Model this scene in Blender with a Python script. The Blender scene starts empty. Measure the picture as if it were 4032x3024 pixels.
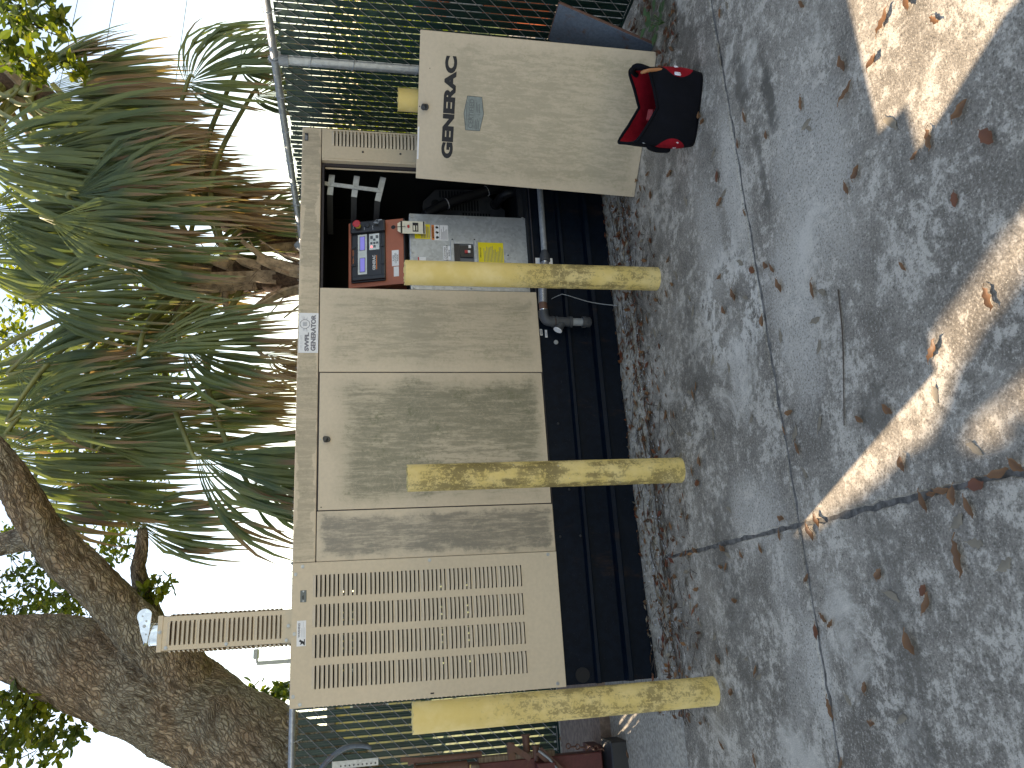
import bpy, bmesh, math, random
from math import sin, cos, pi, radians, sqrt
from mathutils import Vector, Matrix, noise as mnoise

# ------------------------------------------------------------------ camera, sky, sun, exposure
S = bpy.context.scene
COL = S.collection
cam_d = bpy.data.cameras.new('camera'); cam = bpy.data.objects.new('camera', cam_d); COL.objects.link(cam)
YAW, PITCH, ROLL = radians(17.4918), radians(11.1352), radians(0.1295)
F_ = Vector((sin(YAW)*cos(PITCH), cos(YAW)*cos(PITCH), -sin(PITCH)))
R0 = Vector((cos(YAW), -sin(YAW), 0)); D0 = F_.cross(R0)
R_ = R0*cos(ROLL)+D0*sin(ROLL); D_ = -R0*sin(ROLL)+D0*cos(ROLL)
CAM = Vector((0, -3.7004, 1.4153))
# the photograph lies on its side: picture right is down in the place, picture top is right
m = Matrix((D_, R_, -F_)).transposed().to_4x4(); m.translation = CAM
cam.matrix_world = m
cam_d.sensor_fit = 'HORIZONTAL'; cam_d.sensor_width = 36; cam_d.lens = 27.19
cam_d.clip_start = 0.05; cam_d.clip_end = 3000
S.camera = cam

SUN_EL = radians(37.3); SH = Vector((0.37, -0.93, 0)).normalized()
LDIR = Vector((SH.x*cos(SUN_EL), SH.y*cos(SUN_EL), -sin(SUN_EL)))
W = bpy.data.worlds.new('World'); S.world = W; W.use_nodes = True
wn = W.node_tree; wn.nodes.clear()
wo = wn.nodes.new('ShaderNodeOutputWorld'); wb = wn.nodes.new('ShaderNodeBackground'); ws = wn.nodes.new('ShaderNodeTexSky')
ws.sky_type = 'NISHITA'; ws.sun_disc = False; ws.sun_elevation = SUN_EL; ws.sun_rotation = math.atan2(-SH.x, -SH.y)
ws.air_density = 1.0; ws.dust_density = 0.1; ws.ozone_density = 1.7
wb.inputs['Strength'].default_value = 0.125
wn.links.new(ws.outputs[0], wb.inputs['Color']); wn.links.new(wb.outputs[0], wo.inputs[0])
sl = bpy.data.lights.new('sun', 'SUN'); sl.energy = 3.6; sl.angle = radians(0.4); sl.color = (1.0, 0.965, 0.90)
so = bpy.data.objects.new('sun', sl); COL.objects.link(so); so.rotation_euler = LDIR.to_track_quat('-Z', 'Y').to_euler(); so.location = (-6, 14, 14)
S.view_settings.view_transform = 'Standard'; S.view_settings.look = 'None'; S.view_settings.exposure = 1.5; S.view_settings.gamma = 1.0
S.view_settings.use_white_balance = True; S.view_settings.white_balance_temperature = 9300; S.view_settings.white_balance_tint = 16
S.render.engine = 'CYCLES'
S.cycles.max_bounces = 7; S.cycles.diffuse_bounces = 4; S.cycles.transparent_max_bounces = 8
S.cycles.sample_clamp_indirect = 6
try: S.cycles.use_denoising = True
except Exception: pass

# ------------------------------------------------------------------ materials
MATS = {}
class NT:
    def __init__(s, name):
        s.m = bpy.data.materials.new(name); s.m.use_nodes = True; s.t = s.m.node_tree
        s.b = s.t.nodes['Principled BSDF']; s.out = s.t.nodes['Material Output']; MATS[name] = s.m
    def n(s, typ, **kw):
        x = s.t.nodes.new('ShaderNode'+typ)
        for k, v in kw.items(): setattr(x, k, v)
        return x
    def l(s, a, b): s.t.links.new(a, b)
    def coord(s, kind='Object', scale=(1,1,1), loc=(0,0,0)):
        tc = s.n('TexCoord'); mp = s.n('Mapping'); mp.inputs['Scale'].default_value = scale; mp.inputs['Location'].default_value = loc
        s.l(tc.outputs[kind], mp.inputs['Vector']); return mp.outputs[0]
    def geo(s, scale=(1,1,1), loc=(0,0,0)):
        tc = s.n('NewGeometry'); mp = s.n('Mapping'); mp.inputs['Scale'].default_value = scale; mp.inputs['Location'].default_value = loc
        s.l(tc.outputs['Position'], mp.inputs['Vector']); return mp.outputs[0]
    def noise(s, v, scale, detail=6, rough=.6, dist=0):
        x = s.n('TexNoise'); x.inputs['Scale'].default_value = scale; x.inputs['Detail'].default_value = detail
        x.inputs['Roughness'].default_value = rough; x.inputs['Distortion'].default_value = dist; s.l(v, x.inputs['Vector']); return x.outputs['Fac']
    def vor(s, v, scale, feat='F1', out='Distance'):
        x = s.n('TexVoronoi', feature=feat); x.inputs['Scale'].default_value = scale; s.l(v, x.inputs['Vector']); return x.outputs[out]
    def ramp(s, f, a, b, lo=0., hi=1.):
        x = s.n('MapRange', interpolation_type='SMOOTHSTEP'); x.inputs['From Min'].default_value = a; x.inputs['From Max'].default_value = b
        x.inputs['To Min'].default_value = lo; x.inputs['To Max'].default_value = hi; s.l(f, x.inputs['Value']); return x.outputs[0]
    def math(s, op, a, b=None, c=None):
        x = s.n('Math', operation=op)
        for i, v in enumerate((a, b, c)):
            if v is None: continue
            if isinstance(v, (int, float)): x.inputs[i].default_value = v
            else: s.l(v, x.inputs[i])
        return x.outputs[0]
    def mix(s, f, a, b, mode='MIX'):
        x = s.n('Mix', data_type='RGBA', blend_type=mode)
        if isinstance(f, (int, float)): x.inputs['Factor'].default_value = f
        else: s.l(f, x.inputs['Factor'])
        for i, v in ((6, a), (7, b)):
            if isinstance(v, tuple): x.inputs[i].default_value = (*v, 1)
            else: s.l(v, x.inputs[i])
        return x.outputs[2]
    def base(s, c):
        if isinstance(c, tuple): s.b.inputs['Base Color'].default_value = (*c, 1)
        else: s.l(c, s.b.inputs['Base Color'])
    def set(s, **kw):
        for k, v in kw.items():
            k = {'rough':'Roughness','metal':'Metallic','spec':'Specular IOR Level'}.get(k, k)
            if isinstance(v, (int, float)): s.b.inputs[k].default_value = v
            else: s.l(v, s.b.inputs[k])
    def bump(s, h, strength=.3, dist=.01):
        x = s.n('Bump'); x.inputs['Strength'].default_value = strength; x.inputs['Distance'].default_value = dist
        s.l(h, x.inputs['Height']); s.l(x.outputs[0], s.b.inputs['Normal'])

def plain(name, col, rough=.6, metal=0., var=.12, scale=18, bump=0.):
    t = NT(name); v = t.geo()
    n = t.noise(v, scale, 5, .65)
    f = t.ramp(n, .3, .7)
    t.base(t.mix(f, tuple(c*(1-var) for c in col), tuple(min(1, c*(1+var)) for c in col)))
    t.set(rough=rough, metal=metal)
    if bump: t.bump(n, bump, .004)
    return t.m

def emis(name, col, strength):
    t = NT(name); t.base(col); t.set(rough=.35)
    t.b.inputs['Emission Color'].default_value = (*col, 1); t.b.inputs['Emission Strength'].default_value = strength
    return t.m

BEIGE = (.60, .495, .37)
def beige(name, amt=0., dirt=(.17, .16, .12), seed=0., edge=.09, size=(1, 1), green=(.16, .17, .10), top=0.):
    """sand coloured powder coat; amt = how much algae and soot has settled on it in vertical streaks"""
    t = NT(name); g = t.geo(loc=(seed, seed*.7, 0))
    fine = t.noise(g, 60, 4, .6)
    c = t.mix(t.ramp(fine, .3, .7), tuple(x*.955 for x in BEIGE), tuple(x*1.03 for x in BEIGE))
    big0 = t.noise(g, 2.2, 4, .6)
    c = t.mix(t.ramp(big0, .45, .75, 0, .14), c, (.36, .31, .22))
    if amt > 0:
        streak = t.noise(t.geo(scale=(42, 42, 5.0), loc=(seed*3, 0, seed)), 1.0, 8, .75, .3)
        fine2 = t.noise(t.geo(scale=(95, 95, 34), loc=(seed, 0, seed)), 1.0, 7, .8)
        blot = t.noise(g, 7.0, 9, .72); broad = t.noise(g, 2.4, 3, .5); sp = t.noise(g, 75, 6, .8)
        tc = t.n('TexCoord'); sx = t.n('SeparateXYZ'); t.l(tc.outputs['Generated'], sx.inputs[0])
        def edist(o, L): return t.math('MULTIPLY', t.math('MINIMUM', o, t.math('SUBTRACT', 1., o)), L)
        wob = t.math('MULTIPLY_ADD', t.noise(g, 6, 7, .7), .16, -.08)
        ex = t.ramp(t.math('ADD', edist(sx.outputs[0], size[0]), wob), .0, edge)
        zt = t.math('MULTIPLY', t.math('SUBTRACT', 1., sx.outputs[2]), size[1])
        zb = t.math('MULTIPLY', sx.outputs[2], size[1])
        ez = t.math('MULTIPLY', t.ramp(t.math('ADD', zt, wob), top*.3, edge+top), t.ramp(t.math('ADD', zb, wob), .0, edge*.8))
        em = t.math('MULTIPLY', ex, ez)
        dens = t.math('MULTIPLY', em, t.math('ADD', t.ramp(broad, .3, .65, .25, .7), t.math('MULTIPLY', t.ramp(streak, .35, .65), .45)))
        c = t.mix(t.math('MULTIPLY', dens, .62*amt), c, dirt)
        gr_ = t.math('ADD', t.math('MULTIPLY', fine2, .45), t.math('ADD', t.math('MULTIPLY', streak, .35), t.math('MULTIPLY', sp, .20)))
        f1 = t.ramp(t.math('ADD', gr_, t.math('MULTIPLY', dens, .22)), .57, .72)
        c = t.mix(t.math('MULTIPLY', t.math('MULTIPLY', f1, em), min(1., .55*amt)), c, tuple(x*.72 for x in dirt))
        f2 = t.math('MULTIPLY', t.ramp(t.math('ADD', t.math('MULTIPLY', sp, .5), t.math('MULTIPLY', blot, .5)), .53, .60), em)
        c = t.mix(t.math('MULTIPLY', f2, .6*amt), c, green)
        f4 = t.math('MULTIPLY', t.ramp(sp, .40, .32), em)
        c = t.mix(t.math('MULTIPLY', f4, .5*amt), c, tuple(x*.8 for x in BEIGE))
        wv = t.noise(g, 9, 5, .7, 1.6); f3 = t.math('MULTIPLY', t.ramp(t.math('ABSOLUTE', t.math('SUBTRACT', wv, .5)), .012, .0), t.ramp(broad, .48, .6))
        c = t.mix(t.math('MULTIPLY', f3, .5*amt), c, tuple(x*.9 for x in BEIGE))
    t.base(c); t.set(rough=.52); t.b.inputs['Specular IOR Level'].default_value = .35
    t.bump(t.noise(g, 420, 2, .5), .06, .002)
    return t.m

def yellow_paint(name, seed, zc, spread, amt):
    """chipped yellow pipe paint with brown-green film densest round height zc"""
    t = NT(name); g = t.geo(loc=(seed, seed, seed*.3)); p = t.n('NewGeometry'); sx = t.n('SeparateXYZ'); t.l(p.outputs['Position'], sx.inputs[0])
    c = t.mix(t.ramp(t.noise(g, 9, 4, .6), .35, .7), (.70, .52, .18), (.78, .61, .28))
    hz = t.ramp(t.math('ABSOLUTE', t.math('SUBTRACT', sx.outputs[2], zc)), spread, spread*.25)
    n = t.math('ADD', t.math('MULTIPLY', t.noise(g, 120, 6, .7), .5), t.math('MULTIPLY', t.noise(g, 38, 6, .7), .5))
    st = t.noise(t.geo(scale=(26, 26, 5), loc=(seed, 0, 0)), 1., 5, .6); big = t.noise(g, 7, 4, .6)
    cover = t.math('MULTIPLY', t.math('MULTIPLY', hz, t.ramp(t.math('ADD', t.math('MULTIPLY', st, .5), t.math('MULTIPLY', big, .5)), .36, .58, .2, 1)), amt)
    f = t.ramp(t.math('ADD', n, t.math('MULTIPLY_ADD', cover, .17, -.06)), .53, .575)
    c = t.mix(t.math('MULTIPLY', cover, .38), c, (.22, .165, .06))
    c = t.mix(t.math('MULTIPLY', f, t.math('MULTIPLY_ADD', cover, .7, .06)), c, (.115, .085, .03))
    ch = t.math('MULTIPLY', t.ramp(t.noise(g, 22, 3, .5, .8), .715, .725), t.ramp(t.noise(g, 3.1, 2, .5), .52, .6))
    c = t.mix(ch, c, (.22, .24, .27))
    t.base(c); t.set(rough=.58); t.bump(n, .15, .003)
    return t.m

def concrete(name, seed=0.):
    t = NT(name); g = t.geo(loc=(seed, seed*1.7, 0))
    n1 = t.noise(g, 1.3, 9, .66, .5); n2 = t.noise(g, 5.0, 9, .72, .3); n3 = t.noise(g, 26, 8, .78); n4 = t.noise(g, 120, 5, .75)
    vo = t.vor(g, 95); vo2 = t.vor(g, 210)
    c = t.mix(t.ramp(t.math('ADD', t.math('MULTIPLY', n1, .5), t.math('MULTIPLY', n2, .5)), .36, .64), (.145, .135, .122), (.335, .318, .29))
    c = t.mix(t.ramp(t.math('ADD', t.math('MULTIPLY', n3, .55), t.math('MULTIPLY', n2, .45)), .50, .565, 0, .8), c, (.52, .50, .465))
    c = t.mix(t.ramp(n3, .46, .38, 0, .55), c, (.10, .095, .085))
    c = t.mix(t.ramp(n4, .53, .64, 0, .55), c, (.52, .50, .465))
    c = t.mix(t.ramp(n4, .46, .38, 0, .7), c, (.075, .07, .063))
    c = t.mix(t.math('MULTIPLY', t.ramp(vo, .20, .12), t.ramp(t.noise(g, 40, 2, .5), .5, .58)), c, (.46, .44, .40))
    blot = t.noise(t.geo(loc=(3.1+seed, 1.2, 0)), 2.1, 7, .7, .7)
    c = t.mix(t.ramp(blot, .57, .68, 0, .62), c, (.60, .585, .55))
    dk = t.noise(t.geo(scale=(1, 1.6, 1), loc=(8.1, 4.2+seed, 0)), 3.4, 8, .75, .6)
    c = t.mix(t.ramp(dk, .60, .70, 0, .45), c, (.09, .085, .078))
    # lime-white smears and dark tyre scuffs
    p = t.n('NewGeometry')
    def spot(x, y, rx, ry, ring=None):
        mp = t.n('Mapping'); mp.inputs['Location'].default_value = (-x/rx, -y/ry, 0); mp.inputs['Scale'].default_value = (1/rx, 1/ry, 0)
        t.l(p.outputs['Position'], mp.inputs['Vector']); ln = t.n('VectorMath', operation='LENGTH'); t.l(mp.outputs[0], ln.inputs[0])
        d = t.math('ADD', ln.outputs['Value'], t.math('ADD', t.math('MULTIPLY_ADD', n2, 2.6, -1.3), t.math('MULTIPLY_ADD', n3, 1.6, -.8)))
        if ring: return t.math('MULTIPLY', t.ramp(t.math('ABSOLUTE', t.math('SUBTRACT', d, 1.)), ring, ring*.3), t.ramp(n3, .40, .55))
        return t.math('MULTIPLY', t.ramp(d, 1.15, .5), t.ramp(n4, .34, .50))
    for x, y, rx, ry, a, rg in [(1.13, -1.12, .2, .2, .95, .32), (.93, -1.55, .32, .16, .55, None), (1.35, -1.75, .4, .22, .5, None), (1.55, -1.30, .35, .10, .6, None), (1.45, -1.05, .25, .12, .45, None), (-.22, -1.33, .22, .08, .6, None), (.33, -1.05, .16, .16, .5, None), (.85, -1.12, .2, .08, .55, None), (.05, -1.2, .5, .1, .3, None)]:
        c = t.mix(t.math('MULTIPLY', spot(x, y, rx, ry, rg), a), c, (.56, .55, .525))
    for x, y, rx, ry, a in [(1.72, -1.62, .16, .045, .8), (1.5, -1.5, .2, .03, .6), (1.9, -1.47, .12, .05, .6), (1.98, -2.0, .1, .08, .65), (.5, -1.85, .09, .07, .5), (-.1, -1.75, .4, .1, .4), (.1, -.8, .5, .12, .35), (1.0, -.75, .4, .12, .35), (2.3, -1.1, .3, .1, .4)]:
        c = t.mix(t.math('MULTIPLY', spot(x, y, rx, ry), a), c, (.07, .068, .062))
    c = t.mix(1., c, (1.20, 1.12, 1.01), 'MULTIPLY')
    t.base(c); t.set(rough=.88); t.b.inputs['Specular IOR Level'].default_value = .2
    h = t.math('ADD', t.math('MULTIPLY', n3, .6), t.math('ADD', t.math('MULTIPLY', n4, .45), t.math('MULTIPLY', vo2, .25)))
    t.bump(h, .75, .006)
    return t.m

def leafmat(name, a, b, trans=.35, rough=.5):
    t = NT(name); oi = t.n('ObjectInfo'); g = t.geo(); n = t.noise(g, 9, 3, .6); wn_ = t.n('TexWhiteNoise'); 
    ge = t.n('NewGeometry'); t.l(ge.outputs['Random Per Island'], wn_.inputs['Vector'])
    f = t.math('ADD', t.math('MULTIPLY', n, .5), t.math('MULTIPLY', ge.outputs['Random Per Island'], .5))
    c = t.mix(t.ramp(f, .25, .75), a, b); t.base(c); t.set(rough=rough)
    if trans:
        tr = t.n('BsdfTranslucent'); ms = t.n('MixShader'); ms.inputs[0].default_value = trans
        hs = t.mix(1., c, (1.5, 1.55, .75), 'MULTIPLY'); t.l(hs, tr.inputs['Color'])
        t.l(t.b.outputs[0], ms.inputs[1]); t.l(tr.outputs[0], ms.inputs[2]); t.l(ms.outputs[0], t.out.inputs[0])
    return t.m

def frondmat(name):
    """attribute tone: R = way along the leaflet, G = leaflet random, B = how dead the frond is"""
    t = NT(name); at = t.n('Attribute', attribute_name='tone'); sp = t.n('SeparateColor'); t.l(at.outputs['Color'], sp.inputs[0])
    r, gr, dd = sp.outputs
    c = t.mix(gr, (.06, .10, .05), (.17, .215, .10))
    c = t.mix(t.ramp(t.noise(t.geo(), 3.2, 3, .6), .42, .7, 0, .6), c, (.20, .215, .07))
    start = t.math('SUBTRACT', t.math('MULTIPLY_ADD', gr, .55, .52), t.math('MULTIPLY', dd, .95))
    f = t.ramp(t.math('SUBTRACT', r, start), .0, .22)
    br = t.mix(gr, (.22, .13, .075), (.46, .33, .20))
    c = t.mix(f, c, br)
    t.base(c); t.set(rough=.42); t.b.inputs['Specular IOR Level'].default_value = .45
    tr = t.n('BsdfTranslucent'); ms = t.n('MixShader'); ms.inputs[0].default_value = .30
    t.l(t.mix(1., c, (1.5, 1.5, .8), 'MULTIPLY'), tr.inputs['Color'])
    t.l(t.b.outputs[0], ms.inputs[1]); t.l(tr.outputs[0], ms.inputs[2]); t.l(ms.outputs[0], t.out.inputs[0])
    return t.m

def bark(name):
    t = NT(name); uv = t.n('UVMap'); mp = t.n('Mapping'); t.l(uv.outputs[0], mp.inputs['Vector']); mp.inputs['Scale'].default_value = (1, 1, 1)
    g = mp.outputs[0]; w = t.n('VectorMath', operation='ADD'); nz = t.n('TexNoise'); nz.inputs['Scale'].default_value = 6; t.l(g, nz.inputs['Vector'])
    sc = t.n('VectorMath', operation='SCALE'); sc.inputs['Scale'].default_value = .12; t.l(nz.outputs['Color'], sc.inputs[0]); t.l(g, w.inputs[0]); t.l(sc.outputs[0], w.inputs[1])
    mp2 = t.n('Mapping'); mp2.inputs['Scale'].default_value = (44, 17, 1); t.l(w.outputs[0], mp2.inputs['Vector'])
    v = t.n('TexVoronoi', feature='DISTANCE_TO_EDGE'); v.inputs['Scale'].default_value = 1; t.l(mp2.outputs[0], v.inputs['Vector'])
    v1 = t.n('TexVoronoi'); v1.inputs['Scale'].default_value = 1; t.l(mp2.outputs[0], v1.inputs['Vector'])
    mp3 = t.n('Mapping'); mp3.inputs['Scale'].default_value = (30, 7, 1); t.l(w.outputs[0], mp3.inputs['Vector']); rg = t.noise(mp3.outputs[0], 1., 7, .75, .6)
    cr = t.math('MULTIPLY', t.ramp(v.outputs['Distance'], .0, .16, .35, 1), t.ramp(rg, .34, .5)); fn = t.noise(t.geo(), 80, 6, .75); bg = t.noise(t.geo(), 2.4, 5, .65)
    sepc = t.n('SeparateColor'); t.l(v1.outputs['Color'], sepc.inputs[0])
    c = t.mix(sepc.outputs[0], (.24, .175, .13), (.46, .36, .27))
    c = t.mix(t.ramp(bg, .40, .6, 0, .75), c, (.33, .325, .285))
    c = t.mix(t.ramp(fn, .50, .70, 0, .5), c, (.55, .53, .47))
    c = t.mix(cr, (.10, .075, .055), c)
    c = t.mix(1., c, (1.34, 1.24, 1.14), 'MULTIPLY')
    t.base(c); t.set(rough=.92); t.b.inputs['Specular IOR Level'].default_value = .1
    t.bump(t.math('ADD', t.math('MULTIPLY', cr, .8), t.math('MULTIPLY', fn, .7)), 1., .03)
    return t.m

def skidmat(name):
    t = NT(name); g = t.geo(); n = t.noise(g, 4, 6, .65); n2 = t.noise(g, 30, 6, .7); st = t.noise(t.geo(scale=(6, 6, 2)), 1.4, 6, .7)
    c = t.mix(t.ramp(n2, .3, .7), (.0006, .0033, .0082), (.0018, .0068, .0155))
    c = t.mix(t.ramp(n, .55, .72, 0, .4), c, (.007, .012, .02))
    c = t.mix(t.math('MULTIPLY', t.ramp(st, .58, .72), .45), c, (.035, .02, .014))
    c = t.mix(t.ramp(t.noise(g, 160, 3, .6), .66, .74, 0, .3), c, (.1, .1, .1))
    t.base(c); t.set(rough=.5); t.b.inputs['Specular IOR Level'].default_value = .12; t.bump(n2, .12, .003); return t.m

def rusty(name, paint, amt=.5, rust=(.16, .075, .04), rough=.62, seed=0.):
    t = NT(name); g = t.geo(loc=(seed, 0, seed)); n = t.noise(g, 9, 8, .72, .3); f = t.noise(g, 70, 4, .7)
    c = t.mix(t.ramp(f, .3, .7), tuple(x*.8 for x in paint), tuple(x*1.15 for x in paint))
    c = t.mix(t.ramp(n, .66-.3*amt, .76-.22*amt, 0, .9), c, t.mix(f, tuple(x*.55 for x in rust), rust))
    t.base(c); t.set(rough=rough); t.bump(n, .2, .004); return t.m

def galv(name, col=(.42, .45, .48), rough=.42, metal=.55):
    t = NT(name); g = t.geo(); v = t.vor(t.geo(), 60, 'F1', 'Color'); n = t.noise(g, 12, 5, .7)
    s_ = t.n('SeparateColor'); t.l(v, s_.inputs[0])
    c = t.mix(s_.outputs[0], tuple(x*.85 for x in col), tuple(x*1.1 for x in col))
    c = t.mix(t.ramp(n, .5, .75, 0, .5), c, tuple(x*.6 for x in col))
    t.base(c); t.set(rough=rough, metal=metal); return t.m

def cloth(name, col):
    t = NT(name); g = t.coord('Object', (1, 1, 1)); n = t.noise(g, 14, 5, .6); w = t.noise(g, 600, 2, .5)
    t.base(t.mix(t.ramp(n, .3, .75), tuple(c*.75 for c in col), tuple(c*1.25 for c in col))); t.set(rough=.82)
    t.b.inputs['Specular IOR Level'].default_value = .15; t.bump(t.math('ADD', t.math('MULTIPLY', n, .8), t.math('MULTIPLY', w, .2)), .35, .008); return t.m

def bagmat():
    t = NT('bag_shell'); g = t.coord('Object', (1, 1, 1)); sx = t.n('SeparateXYZ'); t.l(g, sx.inputs[0]); n = t.noise(g, 14, 5, .6); w = t.noise(g, 600, 2, .5)
    dz = t.math('SUBTRACT', sx.outputs[2], .105); lim = t.math('MULTIPLY_ADD', t.math('MULTIPLY', dz, dz), 8., .122)
    m_ = t.math('MULTIPLY', t.ramp(t.math('SUBTRACT', t.math('ABSOLUTE', sx.outputs[0]), lim), -.0008, .0008), t.ramp(sx.outputs[1], .186, .184))
    k = t.mix(t.ramp(n, .3, .75), (.0018, .0025, .005), (.003, .004, .008)); r = t.mix(t.ramp(n, .3, .75), (.20, .005, .011), (.32, .008, .018))
    t.base(t.mix(m_, k, r)); t.set(rough=.82); t.b.inputs['Specular IOR Level'].default_value = .15
    t.bump(t.math('ADD', t.math('MULTIPLY', n, .8), t.math('MULTIPLY', w, .2)), .4, .01); return t.m

def timber(name, a, b):
    t = NT(name); g = t.geo(scale=(3, 3, 40)); n = t.noise(g, 3, 6, .6, .4); t.base(t.mix(t.ramp(n, .3, .7), a, b)); t.set(rough=.85); t.bump(n, .3, .004); return t.m

beige('beige_clean', 0); beige('beige_roof', .42, seed=4, size=(2.3, .1), edge=.01)
beige('beige_panel_b', .55, seed=11, size=(.45, 1.12), edge=.09, green=(.26, .25, .15), dirt=(.26, .24, .17))
beige('beige_door', 1.0, seed=23, size=(.67, 1.12), edge=.10, top=.10, dirt=(.215, .205, .14), green=(.15, .155, .085))
beige('beige_panel_a', .95, dirt=(.20, .185, .155), seed=37, size=(.23, 1.12), edge=.045, green=(.21, .20, .16))
beige('beige_lean', .55, seed=51, size=(.7, 1.14), edge=.07, top=.16, dirt=(.34, .30, .205), green=(.35, .32, .20))
for i_, (zc_, sp_, am_) in enumerate([(.33, .55, .95), (.62, 1.1, 1.0), (.42, .75, .85), (.6, .5, .5)]): yellow_paint('yellow_%d' % i_, 7.3*i_+1, zc_, sp_, am_)
concrete('concrete'); skidmat('skid_black'); bark('oak_bark'); frondmat('frond')
galv('galvanised'); galv('galv_box', (.40, .44, .48), .45, .5); galv('pipe_grey', (.27, .295, .32), .55, .35); galv('steel_bright', (.62, .64, .66), .2, .9)
rusty('blue_steel', (.10, .135, .18), .42, seed=3); rusty('red_machine', (.10, .022, .022), .35, seed=9); rusty('rust', (.13, .06, .045), .6, seed=5)
plain('rubber', (.015, .016, .019), .45); plain('black_plastic', (.017, .019, .024), .38); plain('dark_metal', (.02, .023, .028), .5); plain('interior_shade', (.003, .004, .006), .8)  # last entry: near-black colour that stands in for shade inside the housing
plain('gasket', (.03, .025, .03), .7); plain('orange_box', (.40, .115, .065), .5, var=.06); plain('ink', (.008, .008, .011), .6, var=.05)
plain('white_label', (.74, .75, .78), .5, var=.04); plain('yellow_label', (.78, .64, .02), .5, var=.04); plain('orange_label', (.75, .2, .03), .5, var=.04)
plain('cream_tag', (.72, .68, .56), .5, var=.04); plain('red_plastic', (.52, .03, .04), .35, var=.06); plain('yellow_plastic', (.6, .4, .05), .4); plain('silver_label', (.21, .245, .235), .5, 0, var=.16, scale=60)
plain('silver_dark', (.12, .14, .14), .5, var=.1); plain('grey_print', (.17, .17, .2), .6); plain('pale_print', (.52, .54, .58), .6); plain('panel_grey', (.10, .115, .135), .5); plain('light_key', (.62, .68, .70), .45)
emis('lcd_blue', (.16, .17, .62), .22); emis('led_red', (1, .12, .16), 1.2)
plain('slat_green', (.004, .032, .026), .42, var=.3, scale=6); plain('wire_grey', (.30, .31, .32), .45, .4); plain('braid', (.25, .26, .28), .4, .6, var=.4, scale=220)
plain('cast_iron', (.045, .05, .058), .5, var=.25); plain('concrete_fill', (.42, .38, .29), .9, var=.3, scale=40, bump=.4)
cloth('bag_black', (.0022, .003, .006)); cloth('bag_red', (.26, .006, .014)); bagmat(); plain('bag_print', (.75, .75, .85), .6); plain('tan_grip', (.38, .15, .06), .5); plain('tool_red', (.36, .028, .03), .45)
leafmat('oak_leaf', (.045, .08, .02), (.13, .175, .035), .42); leafmat('oak_leaf_sun', (.10, .14, .02), (.24, .25, .035), .5); leafmat('weed_leaf', (.06, .13, .05), (.11, .20, .08), .2)  # the sun copy is a paler oak leaf with sunlight put into its colour
leafmat('dry_leaf', (.11, .045, .02), (.27, .125, .05), .06, .55); leafmat('dry_leaf_red', (.12, .03, .016), (.22, .075, .03), .05, .5); leafmat('dry_leaf_grey', (.16, .13, .095), (.30, .25, .18), .05, .7)
plain('petiole', (.19, .20, .075), .5, var=.3, scale=5); plain('boot', (.34, .25, .18), .85, var=.45, scale=14, bump=.5); plain('palm_fibre', (.085, .05, .033), .95, var=.5, scale=50, bump=.8)
plain('joint_dirt', (.15, .138, .12), .95, var=.5, scale=40); plain('sand', (.36, .33, .28), .95, var=.35, scale=60, bump=.9); plain('lawn', (.10, .13, .03), .9, var=.5, scale=3); plain('litter', (.16, .10, .06), .9, var=.6, scale=30)
plain('twig', (.06, .045, .035), .85); plain('cable', (.05, .055, .07), .6); plain('pole_grey', (.35, .36, .38), .5); plain('plaster_yellow', (.62, .50, .22), .8); plain('plaster_white', (.72, .70, .66), .8); plain('glass_dark', (.05, .06, .08), .15)
plain('roof_dark', (.16, .14, .13), .8); plain('orange_drum', (.70, .16, .06), .5); plain('far_leaf', (.09, .12, .05), .8, var=.5, scale=2); plain('paver', (.24, .175, .14), .9, var=.3, scale=30, bump=.4)
timber('old_timber', (.10, .07, .05), (.24, .18, .13))

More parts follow.
